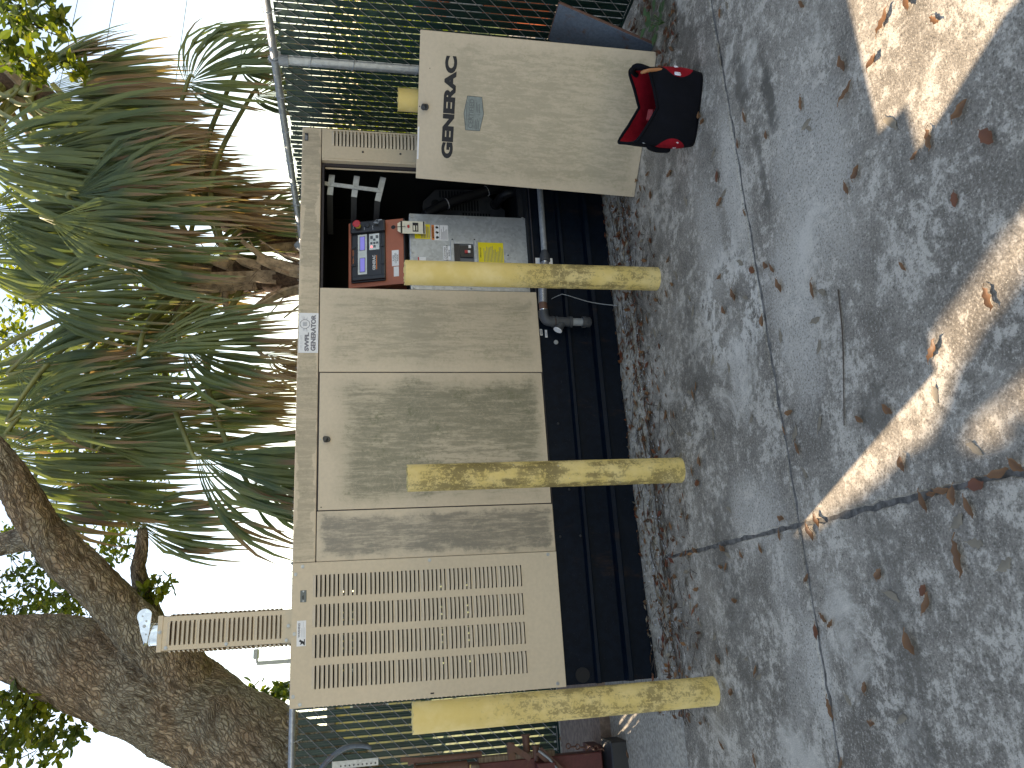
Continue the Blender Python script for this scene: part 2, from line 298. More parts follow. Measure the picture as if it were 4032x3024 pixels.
# ------------------------------------------------------------------ mesh helpers
class MB:
    def __init__(s): s.v = []; s.f = []; s.mi = []; s.cur = 0; s.uv = {}
    def m(s, i): s.cur = i; return s
    def add(s, vs, fs):
        o = len(s.v); s.v += [tuple(v) for v in vs]
        for f in fs: s.f.append(tuple(i+o for i in f)); s.mi.append(s.cur)
        return o
    def box(s, x0, x1, y0, y1, z0, z1):
        s.add([(x0,y0,z0),(x1,y0,z0),(x1,y1,z0),(x0,y1,z0),(x0,y0,z1),(x1,y0,z1),(x1,y1,z1),(x0,y1,z1)],
              [(0,3,2,1),(4,5,6,7),(0,1,5,4),(1,2,6,5),(2,3,7,6),(3,0,4,7)]); return s
    def bbox(s, x0, x1, y0, y1, z0, z1, b=.003, seg=1):
        bm = bmesh.new(); bmesh.ops.create_cube(bm, size=1)
        for v in bm.verts: v.co = Vector((x0+(v.co.x+.5)*(x1-x0), y0+(v.co.y+.5)*(y1-y0), z0+(v.co.z+.5)*(z1-z0)))
        bmesh.ops.bevel(bm, geom=list(bm.edges), offset=b, segments=seg, affect='EDGES', profile=.6)
        s.frombm(bm); return s
    def frombm(s, bm):
        bm.verts.index_update(); s.add([v.co[:] for v in bm.verts], [[v.index for v in f.verts] for f in bm.faces]); bm.free()
    def tube(s, pts, rad, n=10, caps=True, twist=0.):
        pts = [Vector(p) for p in pts]; k = len(pts)
        if isinstance(rad, (int, float)): rad = [rad]*k
        rings = []; up = None
        for i in range(k):
            d = (pts[min(i+1, k-1)]-pts[max(i-1, 0)]).normalized()
            if up is None:
                up = Vector((0,0,1)) if abs(d.z) < .9 else Vector((1,0,0))
            a = up - d*up.dot(d)
            a = a.normalized() if a.length > 1e-6 else d.orthogonal().normalized()
            up = a; b = d.cross(a)
            rings.append([pts[i]+(a*cos(2*pi*j/n+twist)+b*sin(2*pi*j/n+twist))*rad[i] for j in range(n)])
        vs = [v for r in rings for v in r]; fs = []
        for i in range(k-1):
            for j in range(n):
                fs.append((i*n+j, i*n+(j+1)%n, (i+1)*n+(j+1)%n, (i+1)*n+j))
        if caps: fs.append(tuple(range(n-1, -1, -1))); fs.append(tuple((k-1)*n+j for j in range(n)))
        s.add(vs, fs); return s
    def cyl(s, p0, p1, r, n=14, r1=None): return s.tube([p0, p1], [r, r if r1 is None else r1], n)
    def prism(s, poly, f0, f1):
        n = len(poly); a = [f0(*p) for p in poly]; b = [f1(*p) for p in poly]
        s.add(a+b, [tuple(range(n-1,-1,-1)), tuple(range(n, 2*n))]+[(i, (i+1)%n, n+(i+1)%n, n+i) for i in range(n)]); return s
    def mesh(s, name, mats, smooth=False, off=(0,0,0)):
        me = bpy.data.meshes.new(name); o = Vector(off)
        me.from_pydata([(v[0]-o.x, v[1]-o.y, v[2]-o.z) for v in s.v], [], s.f)
        for mt in mats: me.materials.append(MATS[mt])
        if len(mats) > 1: me.polygons.foreach_set('material_index', s.mi)
        if smooth: me.polygons.foreach_set('use_smooth', [True]*len(me.polygons))
        me.update(); return me
    def obj(s, name, mats, parent=None, smooth=False, autos=False, fix=False):
        if isinstance(mats, str): mats = [mats]
        off = ORG.get(parent.name, (0,0,0)) if parent else (0,0,0)
        me = s.mesh(name, mats, smooth, off)
        if fix:
            bm = bmesh.new(); bm.from_mesh(me); bmesh.ops.recalc_face_normals(bm, faces=bm.faces); bm.to_mesh(me); bm.free()
        o = bpy.data.objects.new(name, me); COL.objects.link(o)
        if parent: o.parent = parent; ORG[o.name] = off
        if autos: me.shade_smooth_by_angle = None
        return o
ORG = {}
def smooth_angle(o, deg=35):
    me = o.data; me.polygons.foreach_set('use_smooth', [True]*len(me.polygons))
    bm = bmesh.new(); bm.from_mesh(me); a = radians(deg)
    for e in bm.edges:
        if len(e.link_faces) == 2 and e.calc_face_angle(0) > a: e.smooth = False
    bm.to_mesh(me); bm.free(); return o
def tag(o, label=None, cat=None, group=None, kind=None):
    if label: o['label'] = label
    if cat: o['category'] = cat
    if group: o['group'] = group
    if kind: o['kind'] = kind
    return o
def thing(name, label, cat, loc=(0,0,0), group=None, rot=None):
    o = bpy.data.objects.new(name, None); COL.objects.link(o); o.location = loc; o.empty_display_size = .1
    if rot: o.rotation_euler = rot
    ORG[o.name] = (0,0,0) if rot else tuple(loc)
    return tag(o, label, cat, group)
def inst(name, me, parent, loc, rot=(0,0,0), scale=(1,1,1)):
    o = bpy.data.objects.new(name, me); COL.objects.link(o)
    if parent:
        o.parent = parent; f = ORG.get(parent.name, (0,0,0)); loc = (loc[0]-f[0], loc[1]-f[1], loc[2]-f[2])
    o.location = loc; o.rotation_euler = rot; o.scale = scale; return o
def text_mesh(s, size, xs=1., bold=0., shear=0., ext=.0006, width=None):
    c = bpy.data.curves.new('t', 'FONT'); c.body = s; c.size = size; c.offset = bold; c.shear = shear; c.extrude = ext; c.align_x = 'CENTER'; c.align_y = 'CENTER'; c.resolution_u = 4
    o = bpy.data.objects.new('t', c); COL.objects.link(o)
    dg = bpy.context.evaluated_depsgraph_get(); me = bpy.data.meshes.new_from_object(o.evaluated_get(dg))
    bpy.data.objects.remove(o); bpy.data.curves.remove(c)
    xs_ = [v.co.x for v in me.vertices]; w = max(xs_)-min(xs_); cx = (max(xs_)+min(xs_))/2
    ys_ = [v.co.y for v in me.vertices]; cy = (max(ys_)+min(ys_))/2
    k = (width/w) if width else xs
    for v in me.vertices: v.co.x = (v.co.x-cx)*k; v.co.y -= cy
    me.materials.clear(); return me
def lettering(s, size, mat, parent, loc, rot, name='lettering', **kw):
    me = text_mesh(s, size, **kw); me.name = name; me.materials.append(MATS[mat]); return inst(name, me, parent, loc, rot)
FRONT = (pi/2, 0, 0)
random.seed(7)
LEAVES = [(2.255,-1.467,-3.14,0.86),(2.263,-1.416,3.01,0.94),(1.857,-1.897,-2.85,0.9),(1.514,-2.204,-0.94,1.3),(1.486,-2.295,-3.05,1.21),(1.371,-2.361,-2.6,0.82),(1.436,-2.133,-1.1,1.02),(1.523,-2.019,-3.0,1.01),(2.149,-1.355,3.01,0.87),(2.086,-1.351,-3.13,0.86),(1.434,-2.008,-1.11,1.32),(1.553,-1.793,2.98,0.92),(1.746,-1.462,3.0,1.01),(1.476,-1.796,-1.3,0.92),(1.453,-1.802,-2.36,0.71),(1.587,-1.576,2.99,0.71),(1.227,-2.142,-2.5,1.21),(1.103,-2.367,-1.1,1.01),(1.68,-1.385,-3.13,0.93),(1.775,-1.192,-1.12,0.98),(1.097,-2.254,3.06,1.12),(0.996,-2.415,-2.65,1.13),(1.991,-1.136,-2.71,0.99),(1.951,-1.152,-1.69,0.95),(1.659,-1.197,3.01,1.11),(1.182,-1.978,-1.19,0.94),(1.162,-1.921,-2.98,1.01),(1.571,-1.222,-1.37,0.92),(1.547,-1.193,-1.36,0.98),(1.725,-0.892,3.03,1.02),(1.406,-1.353,-2.7,0.72),(1.967,-0.545,3.05,1.03),(2.096,-0.532,-1.53,0.9),(1.935,-0.784,-1.48,1.0),(0.911,-2.283,2.95,0.77),(2.079,-0.426,-3.04,1.03),(1.97,-0.338,-2.57,1.02),(1.789,-0.536,-3.05,0.83),(1.761,-0.466,-2.57,0.84),(2.068,-0.25,-3.02,0.86),(2.067,-0.079,-3.0,1.04),(1.246,-1.261,-2.39,0.91),(1.18,-1.34,-2.19,0.96),(1.151,-1.437,-2.41,0.88),(1.122,-1.468,-2.69,0.93),(1.27,-1.094,-1.63,0.9),(1.571,-0.639,-1.4,0.89),(1.463,-0.694,-2.77,0.95),(1.441,-0.648,-2.22,0.95),(1.045,-1.498,-2.89,1.02),(0.948,-1.674,2.98,1.22),(0.922,-1.711,-2.2,0.97),(0.838,-2.07,-2.81,0.74),(1.148,-1.186,-2.84,1.04),(1.104,-1.257,-2.07,0.71),(1.125,-1.089,-2.82,0.85),(1.305,-0.795,-2.57,1.01),(1.239,-0.811,-0.72,1.04),(1.45,-0.451,-2.12,1.02),(1.424,-0.577,-3.05,0.94),(0.855,-1.651,-1.63,0.98),(0.971,-1.354,-3.13,0.99),(0.878,-1.44,2.99,1.01),(0.77,-1.643,-0.61,0.94),(0.592,-2.105,-0.78,1.15),(0.639,-2.305,-3.04,1.13),(1.401,-0.308,-3.02,1.01),(1.307,-0.368,-3.02,1.04),(1.226,-0.41,-2.71,0.7),(1.364,0.08,-1.72,1.0),(1.313,0.058,-2.03,0.9),(1.18,-0.263,-3.01,0.84),(0.898,-1.047,-3.09,0.88),(0.974,-0.924,-0.69,0.99),(1.205,-0.001,-2.17,1.01),(1.091,-2.195,-1.13,0.52),(0.914,-0.67,-1.94,0.95),(0.921,-0.748,-0.7,0.82),(0.89,-0.713,3.03,0.98),(0.862,-0.602,-1.02,0.89),(0.885,-0.401,-0.73,1.02),(0.686,-0.836,-3.07,1.04),(0.739,-0.614,-1.96,0.93),(0.616,-1.42,-1.65,1.04),(0.666,-1.161,-0.93,0.88),(0.54,-1.573,-0.6,1.04),(0.497,-1.773,-2.19,0.95),(0.546,-1.428,-0.61,1.03),(0.567,-1.371,-3.13,0.72),(0.489,-1.436,-2.85,1.05),(0.493,-1.902,-2.37,0.95),(0.481,-2.075,3.07,0.98),(0.34,-1.911,-3.07,0.95),(0.323,-2.159,-2.4,1.01),(0.403,-1.443,-2.59,0.88),(0.522,-0.637,-1.52,1.04),(0.603,-0.694,-3.05,1.02),(0.577,-0.6,-3.04,0.9),(0.673,-0.488,-1.21,0.92),(0.37,-0.884,-2.26,0.78),(0.398,-0.492,-1.15,0.96),(0.257,-2.215,-1.56,1.2),(0.244,-2.141,-1.55,1.09),(0.263,-2.269,-2.42,0.95),(0.25,-2.031,-1.81,1.03),(0.247,-1.993,-1.74,0.78),(0.228,-2.065,3.07,1.05),(0.23,-1.961,-2.71,1.34),(0.194,-2.105,-2.86,1.18),(0.171,-2.054,-1.05,1.2),(0.286,-1.266,-1.8,0.77),(0.25,-1.476,-2.7,0.93),(0.221,-1.431,-2.83,1.09),(0.231,-1.233,-3.11,0.81),(0.113,-2.095,-1.81,1.05),(0.198,-1.091,-2.47,0.95),(0.194,-0.939,-2.72,0.68),(0.231,-0.798,-2.06,0.95),(0.202,-0.82,-2.21,0.96),(0.164,-0.751,-1.91,0.82),(0.162,-0.797,-0.89,0.96),(0.083,-2.039,-3.09,1.64),(0.07,-1.727,-0.93,0.97),(0.059,-2.166,-1.14,1.13),(0.082,-1.359,-0.99,0.98),(0.093,-0.489,-1.55,0.98),(0.019,-1.886,-0.89,0.81),(0.006,-1.759,-2.0,1.04),(-0.013,-1.89,-0.63,1.22),(0.032,-0.835,-1.78,1.04),(0.134,-0.381,-0.93,0.87),(0.251,-0.533,-2.02,0.92),(0.246,-0.377,-1.26,0.95),(0.158,-0.281,-1.78,0.88),(-0.06,-1.448,-1.08,0.89),(-0.044,-1.415,-2.26,0.88),(-0.084,-1.36,2.99,1.04),(-0.101,-0.599,-0.88,0.95),(-0.157,-0.705,-3.04,0.74),(-0.025,-0.223,-1.22,0.9),(-0.113,-1.803,-2.75,1.36),(-0.18,-0.853,-1.54,0.69),(-0.19,-0.621,-2.29,0.94),(-0.217,-0.918,-0.61,0.98),(-0.238,-0.93,-1.1,0.88),(-0.288,-0.625,-2.61,0.86),(-0.303,-0.699,-1.0,1.0),(-0.234,-1.567,-0.55,0.86),(-0.278,-1.463,-2.47,0.85),(-0.311,-1.37,-2.77,1.25),(-0.306,-1.7,-1.09,0.97),(-0.327,-1.567,-1.57,0.7),(-0.516,-0.544,-2.21,0.88),(-0.45,-0.356,-1.47,0.75),(-0.447,-0.241,-2.17,1.01),(-0.696,0.576,-2.57,0.91),(-0.529,-0.814,-3.05,1.01),(-0.46,-1.375,-0.56,0.85)]
FRONDS_A = [(3.066,1.628,3.438,0.232,-0.529,-0.816,0.95,34,0.3,0.05),(2.924,1.652,3.596,-0.386,-0.33,-0.861,1.0,30,0.35,0.1),(2.0,1.865,2.956,0.216,-0.416,-0.883,0.9,36,0.4,0.05),(1.645,2.279,3.906,0.151,-0.368,-0.917,1.0,36,0.4,0.05),(1.493,2.547,3.416,0.138,-0.266,-0.954,1.0,40,0.5,0.15),(3.262,2.926,2.779,0.138,0.072,-0.988,0.75,60,0.6,0.1),(2.07,2.491,4.028,-0.17,-0.372,-0.913,1.15,58,0.6,0.05),(2.096,1.997,2.711,-0.332,-0.376,-0.865,1.0,62,0.6,0.2),(2.894,1.632,3.196,0.137,-0.573,-0.808,0.95,60,0.5,0.1),(2.736,1.786,3.18,-0.17,-0.372,-0.913,0.95,55,0.5,0.1),(4.267,1.86,2.773,0.44,-0.546,-0.713,0.95,85,0.55,0.0),(4.524,1.914,2.391,0.175,-0.427,-0.887,0.8,85,0.6,0.0),(4.355,2.057,2.308,-0.013,-0.223,-0.975,0.7,75,0.6,0.05),(3.531,2.767,2.418,0.298,-0.216,-0.93,0.75,55,0.7,0.05),(1.373,2.212,2.646,-0.55,-0.132,-0.825,1.15,48,0.45,0.0),(1.14,2.311,2.252,-0.253,-0.132,-0.958,0.8,60,0.6,0.0),(0.996,2.987,3.235,-0.253,-0.132,-0.958,0.95,52,0.6,0.05),(2.557,2.196,3.857,-0.086,-0.274,-0.958,1.1,50,0.6,0.1),(1.497,2.819,4.226,-0.177,-0.244,-0.953,1.2,52,0.6,0.1),(1.77,2.746,3.77,-0.132,-0.259,-0.957,1.15,50,0.6,0.25),(1.368,2.966,3.701,-0.177,-0.244,-0.953,1.1,52,0.6,0.1),(1.837,3.019,3.123,-0.124,-0.065,-0.99,1.1,50,0.6,0.4),(2.569,2.776,3.584,-0.03,-0.095,-0.995,1.1,55,0.6,0.15),(2.267,2.592,2.231,-0.331,-0.005,-0.943,0.75,50,0.6,0.9),(3.576,2.454,3.043,0.083,-0.13,-0.988,0.95,50,0.6,0.3),(3.537,2.515,2.758,0.126,-0.092,-0.988,0.85,45,0.6,0.55),(2.951,2.411,4.469,-0.012,-0.202,-0.979,1.2,50,0.6,0.1),(2.043,3.176,2.642,-0.048,0.015,-0.999,0.85,50,0.6,0.5),(1.997,2.977,4.719,-0.059,-0.187,-0.981,1.3,50,0.6,0.2),(1.935,2.307,3.449,-0.156,-0.34,-0.927,1.0,45,0.6,0.05),(1.251,3.532,4.198,-0.124,-0.065,-0.99,1.1,50,0.6,0.3),(3.08,3.129,2.964,0.124,0.065,-0.99,0.8,60,0.6,0.3)]
FRONDS_B = [(4.138,2.058,4.051,0.003,-0.156,-0.988,1.25,24,0.6,0.3),(3.878,1.91,3.972,-0.059,-0.187,-0.981,1.35,24,0.6,0.15),(3.749,1.946,3.948,-0.087,-0.178,-0.98,1.3,26,0.6,0.3),(3.505,1.781,3.812,-0.218,-0.355,-0.909,1.3,42,0.55,0.0),(3.44,1.938,3.957,-0.159,-0.25,-0.955,1.3,32,0.55,0.1),(4.191,2.235,3.953,0.042,-0.066,-0.997,1.25,20,0.6,0.55),(4.049,2.371,3.881,0.004,-0.054,-0.999,1.3,24,0.6,0.5),(3.821,2.412,3.731,-0.015,-0.048,-0.999,1.3,26,0.6,0.55),(3.509,2.35,3.987,-0.077,-0.08,-0.994,1.35,34,0.55,0.25),(3.775,2.608,3.571,0.0,-0.0,-1.0,1.25,28,0.6,0.65),(4.084,2.534,3.687,0.048,-0.015,-0.999,1.15,22,0.6,0.6),(4.341,2.21,4.064,0.334,-0.105,-0.937,1.15,12,0.25,0.35),(3.317,2.26,4.292,-0.309,-0.32,-0.896,1.4,50,0.5,0.1),(4.264,2.149,4.167,0.674,-0.213,-0.707,1.0,10,0.2,0.2),(3.608,1.948,4.263,-0.259,-0.471,-0.843,1.4,45,0.5,0.0)]
PALM_A = [(2.865, 2.447, 1.406), (2.92, 2.537, 1.925), (2.962, 2.601, 2.299), (2.981, 2.661, 2.618), (2.995, 2.705, 2.852)]
PALM_B = [(3.34, 2.939, 1.405), (3.544, 3.028, 2.147), (3.895, 2.885, 3.028), (4.391, 2.686, 3.857), (4.645, 2.483, 4.295), (4.722, 2.511, 4.55)]
OAK_T = [(-1.461, 3.361, 1.296), (-1.264, 3.373, 1.656), (-1.071, 3.375, 1.959), (-0.868, 3.372, 2.254), (-0.665, 3.369, 2.553), (-0.481, 3.369, 2.833), (-0.343, 3.371, 3.052)]
OAK_A = [(-0.197, 3.172, 2.829), (0.085, 2.971, 3.062), (0.287, 2.832, 3.217), (0.471, 2.696, 3.358), (0.654, 2.568, 3.531), (0.853, 2.426, 3.665), (1.05, 2.274, 3.747), (1.223, 2.128, 3.824), (1.44, 2.044, 4.006)]
OAK_A2 = [(0.776, 2.55, 3.633), (0.81, 2.631, 3.818), (0.792, 2.795, 4.065), (0.773, 2.964, 4.339), (0.777, 3.25, 4.694)]
OAK_B = [(-0.481, 3.369, 2.833), (-0.297, 3.381, 3.172), (-0.141, 3.402, 3.511), (-0.013, 3.432, 3.851), (0.091, 3.481, 4.25), (0.201, 3.529, 4.649), (0.325, 3.581, 5.089)]
OAK_C = [(0.904, 2.994, 3.129), (0.768, 3.037, 3.129), (0.6, 3.152, 3.174), (0.425, 3.257, 3.158), (0.286, 3.345, 3.111), (0.081, 3.444, 3.021)]
CLUST = [(4.132,1.022,3.683,0.222,150,0.3),(3.851,0.839,3.402,0.181,90,0.3),(3.998,1.187,3.761,0.191,100,0.2),(3.816,1.101,3.583,0.137,60,0.8),(4.079,0.97,3.348,0.085,25,0.4),(3.993,1.44,3.425,0.083,20,0.9),(3.875,1.303,3.614,0.106,50,0.9),(0.766,4.74,4.649,0.32,160,0.2),(0.552,4.633,4.321,0.365,220,0.25),(0.422,4.975,4.742,0.324,200,0.25),(0.322,4.433,4.034,0.166,60,0.6),(0.458,4.485,3.976,0.144,50,0.3),(0.425,3.257,3.158,0.186,60,0.5),(0.496,3.206,3.016,0.124,40,0.9),(0.355,3.15,3.051,0.122,40,0.9),(0.944,4.494,3.731,0.222,70,0.4),(-0.231,3.326,4.043,0.217,150,0.7),(-0.354,3.329,3.869,0.197,110,0.8),(-0.475,3.403,4.044,0.236,160,0.7),(-0.588,3.375,3.735,0.197,70,0.6),(-0.616,3.352,3.58,0.138,40,0.4),(-0.711,3.442,3.87,0.236,90,0.6),(-0.715,3.495,4.122,0.236,120,0.5),(-1.116,14.185,3.526,0.263,120,0.1),(-1.339,14.18,3.166,0.368,160,0.1),(-1.048,14.057,3.01,0.21,70,0.1),(-1.664,14.368,3.579,0.315,80,0.1),(2.478,6.598,5.246,0.389,64,0.1),(1.595,8.125,6.314,0.309,86,0.1),(3.156,5.13,3.904,0.342,89,0.5),(3.575,7.281,5.07,0.353,79,0.5),(3.29,5.034,4.287,0.294,76,0.1),(3.232,6.914,5.709,0.396,82,0.5),(1.146,5.729,4.427,0.319,79,0.9),(1.493,7.977,4.747,0.361,54,0.9),(3.779,4.751,3.67,0.239,82,0.1),(1.367,5.478,3.796,0.293,57,0.1),(3.969,6.302,4.98,0.23,53,0.9),(4.426,6.338,5.799,0.415,53,0.5),(3.95,5.223,5.129,0.356,65,0.5),(1.649,5.364,3.746,0.334,90,0.9),(4.28,5.292,4.035,0.26,83,0.9),(2.722,5.196,4.642,0.326,53,0.1),(4.097,4.993,5.356,0.279,55,0.9),(3.522,5.913,4.814,0.274,74,0.9),(3.795,6.131,5.287,0.406,58,0.9),(2.335,7.12,6.065,0.383,52,0.5),(2.58,7.044,5.165,0.34,52,0.9),(4.838,6.49,4.332,0.368,70,0.5),(3.011,5.517,3.833,0.211,67,0.9),(1.756,5.805,4.453,0.242,51,0.5),(1.535,6.337,4.987,0.353,79,0.9),(2.159,8.054,6.169,0.386,74,0.9),(3.999,7.26,6.113,0.352,50,0.5),(1.878,5.827,5.248,0.208,56,0.9),(4.452,6.845,4.404,0.249,57,0.1),(2.637,7.748,4.571,0.429,87,0.5),(4.619,5.897,4.34,0.373,65,0.1),(4.47,6.159,4.883,0.335,86,0.1),(3.631,5.458,4.09,0.242,89,0.9),(3.268,6.018,4.349,0.287,72,0.9),(5.034,7.253,5.571,0.359,76,0.9),(3.32,6.427,4.039,0.34,83,0.9),(2.29,5.731,4.669,0.361,56,0.5),(1.499,6.71,4.4,0.319,61,0.1),(3.907,5.783,5.244,0.321,64,0.9),(2.214,7.75,5.194,0.385,88,0.9),(3.355,4.996,4.367,0.233,80,0.5),(2.796,6.646,5.558,0.269,59,0.5),(3.0,6.204,3.916,0.336,85,0.1),(2.186,6.483,4.904,0.379,52,0.5),(1.704,7.517,4.298,0.373,54,0.1),(3.636,5.47,4.046,0.244,61,0.9),(1.622,6.156,4.338,0.372,52,0.5),(4.052,5.201,5.198,0.341,66,0.5),(3.106,6.193,5.728,0.35,51,0.5),(3.588,6.805,5.447,0.248,81,0.5),(3.298,5.341,5.261,0.351,77,0.1),(2.948,6.626,5.109,0.274,73,0.9),(2.171,7.146,4.527,0.294,66,0.1),(1.376,7.01,4.46,0.357,57,0.9),(3.698,6.797,5.129,0.379,86,0.9),(2.335,5.921,5.27,0.317,79,0.1),(2.962,7.104,5.93,0.416,88,0.5),(2.371,6.143,4.678,0.297,61,0.9),(2.338,7.022,5.9,0.373,75,0.5),(3.511,5.458,5.376,0.213,80,0.9),(5.289,6.977,5.888,0.319,50,0.9),(4.686,6.029,5.255,0.205,50,0.3),(5.029,6.195,5.727,0.328,50,0.3),(5.708,6.489,5.873,0.289,50,0.3),(4.962,5.03,4.775,0.248,50,0.3),(5.712,6.485,5.359,0.258,50,0.3),(5.452,6.578,4.99,0.292,50,0.9),(5.524,7.109,5.568,0.352,50,0.9),(4.422,5.113,4.395,0.182,50,0.3),(4.374,5.28,5.356,0.217,50,0.9),(5.118,6.872,5.929,0.251,50,0.9),(4.809,5.082,5.328,0.29,50,0.9),(4.684,5.54,4.67,0.195,50,0.3),(4.81,5.519,5.023,0.188,50,0.9)]
WIRES = [((21.34, 19.25, 10.581), (17.207, 25.458, 13.642)), ((21.267, 19.027, 9.391), (16.367, 25.424, 12.194)), ((21.121, 18.582, 7.012), (9.847, 27.043, 10.082), (-0.452, 39.877, 15.118), (-6.709, 44.239, 16.343)), ((-3.809, 35.656, 10.254), (-5.763, 35.155, 10.02))]
POLE = [(-1.04, 34.976, 6.007), (-0.798, 34.904, 6.029)]
MOSS = (0.18, 3.287, 3.185)
# ------------------------------------------------------------------ ground, slabs
def pt_in(p, poly):
    x, y = p; c = False; n = len(poly); j = n-1
    for i in range(n):
        if (poly[i][1] > y) != (poly[j][1] > y) and x < (poly[j][0]-poly[i][0])*(y-poly[i][1])/(poly[j][1]-poly[i][1])+poly[i][0]: c = not c
        j = i
    return c

g = MB(); g.add([(-600,-600,-.06),(600,-600,-.06),(600,900,-.06),(-600,900,-.06)], [(0,1,2,3)])
tag(g.obj('ground', 'lawn'), kind='structure')

def slab(x0, x1, y0, y1):
    """one poured bay: ragged arrises, eased edge, real thickness"""
    rnd = random.Random(int(x0*100+y0*10)); pts = []
    def run(a, b):
        n = max(2, int((Vector(b)-Vector(a)).length/.035))
        for i in range(n): t = i/n; yield (a[0]+(b[0]-a[0])*t, a[1]+(b[1]-a[1])*t)
    cs = [(x0,y0),(x1,y0),(x1,y1),(x0,y1)]
    for i in range(4): pts += list(run(cs[i], cs[(i+1)%4]))
    cx, cy = (x0+x1)/2, (y0+y1)/2
    def inset(p, d): return (p[0]+(d if p[0] < x0+1e-6 else -d if p[0] > x1-1e-6 else 0), p[1]+(d if p[1] < y0+1e-6 else -d if p[1] > y1-1e-6 else 0))
    a = []; b = []; c = []
    for p in pts:
        j = rnd.random()**4*.010+.003*mnoise.noise(Vector((p[0]*6, p[1]*6, 0)))
        q = inset(p, max(0, j)); a.append((q[0], q[1], -.05)); b.append((q[0], q[1], -.010-rnd.random()*.006))
        q2 = inset(p, max(0, j)+.004+rnd.random()*.008); c.append((q2[0], q2[1], 0))
    n = len(pts); mb = MB(); mb.add(a+b+c, [(i,(i+1)%n,n+(i+1)%n,n+i) for i in range(n)]+[(n+i,n+(i+1)%n,2*n+(i+1)%n,2*n+i) for i in range(n)]+[tuple(range(2*n,3*n))])
    return tag(mb.obj('concrete_slab', 'concrete'), kind='structure')
for a in [(-9,.2485,-16,-6.505),(.2525,11,-16,-6.505),(-9,-3.205,-6.5,-.14),(5.205,11,-6.5,-.14),(-3.2,.2485,-1.3525,-.14),(.2525,5.2,-1.3525,-.14),(-3.2,.2485,-6.5,-1.3565),(.2525,5.2,-6.5,-1.3565)]: slab(*a)
jd = MB(); jd.add([(-3.2,-6.5,-.006),(5.2,-6.5,-.006),(5.2,-.14,-.006),(-3.2,-.14,-.006)], [(0,1,2,3)])
tag(jd.obj('joint_bed', 'joint_dirt'), kind='structure')
# sandy strip that has washed up against the skid
sd = MB(); nx, ny = 150, 26; vs = []
for j in range(ny+1):
    y = -.20+ (j/ny)*2.6
    for i in range(nx+1):
        x = -3.2+8.4*i/nx
        h = .052*max(0, min(1, (y+.19)/.2))*(1 if x > .1 else max(.0, .25+.75*(x+.6)/.7) if x > -.6 else .25)
        if y < -.125: h = -.03 + (h+.03)*(y+.2)/.075
        vs.append((x, y, h+.012*mnoise.noise(Vector((x*7, y*7, 1)))+.005*mnoise.noise(Vector((x*31, y*31, 4)))))
sd.add(vs, [(j*(nx+1)+i, j*(nx+1)+i+1, (j+1)*(nx+1)+i+1, (j+1)*(nx+1)+i) for j in range(ny) for i in range(nx)])
tag(sd.obj('sand_strip', 'sand', smooth=True), kind='structure')
pv = MB(); pv.box(-3.2, -.315, .92, 1.9, .0, .075)
tag(pv.obj('paver_strip', 'paver'), kind='structure')

# ------------------------------------------------------------------ the generator
XL, XR, ZT, ZS, ZB, GD = -.294, 2.624, 1.716, 1.6155, .488, 1.0
G = thing('generator', 'long beige standby generator with its right door removed and louvred left end', 'generator', (1.2, .5, 0))
G_BOLT = MB(); G_BOLT.tube([(0,.001,0),(0,-.0015,0)], .0095, 14).tube([(0,-.0015,0),(0,-.007,0)], .0062, 6)
BOLT = G_BOLT.mesh('bolt', ['galvanised'])
DB = MB(); DB.tube([(0,.001,0),(0,-.003,0),(0,-.006,0)], [.0075,.0065,.002], 10); DBOLT = DB.mesh('rivet', ['dark_metal'])
def bolt(par, x, y, z, me=None, s=1.): s *= .85; return inst('bolt', me or BOLT, par, (x, y, z), (0, random.random()*3, 0), (s, s, s))

# skid: three bands between the flanges of stacked channels
sk = MB()
prof = [(.03,.0),(.03,.158),(-.012,.160),(-.015,.166),(-.012,.186),(.008,.190),(.028,.196),(.028,.314),(-.008,.317),(-.012,.322),(-.010,.336),(.004,.340),(.022,.343),(.022,.484),(.1,.484)]
n = len(prof)
for sx in (0, 1):
    pass
vs = [(x, p[0], p[1]) for x in (XL+.004, XR-.004) for p in prof]
sk.add(vs, [(i, n+i, n+i+1, i+1) for i in range(n-1)]); sk.add([(XL+.004, p[0], p[1]) for p in prof]+[(XL+.004, .12, .0)], [tuple(range(n+1))]); sk.add([(XR-.004, p[0], p[1]) for p in prof]+[(XR-.004, .12, .0)], [tuple(range(n, -1, -1))])
sk.box(XL+.01, XR-.01, .12, GD-.03, .0, .47)
skid = sk.obj('skid', 'skid_black', G)
hl = MB(); hl.tube([(-.25,.0235,.399),(-.25,.019,.399)], .034, 28); hl.obj('lifting_hole', 'interior_shade', skid)
for x, z in ((.39,.455),(.39,.352),(.96,.42),(1.404,.396),(.62,.39)): bolt(skid, x, .021, z, DBOLT if x != 1.404 else BOLT, 1.5 if x == 1.404 else 1)
rl = MB(); rl.box(XL+.002, XR-.002, .004, .02, .4845, .4875); rl.obj('sill', 'gasket', skid)

# enclosure shell
rf = MB(); rf.bbox(.3195, XR, .0, GD, ZS, ZT, .004, 2)
roof = rf.obj('roof', 'beige_roof', G)
rf2 = MB(); rf2.bbox(XL+.003, .3165, .012, GD, ZS+.0, ZT-.002, .004, 2); rf2.obj('roof', 'beige_clean', G)
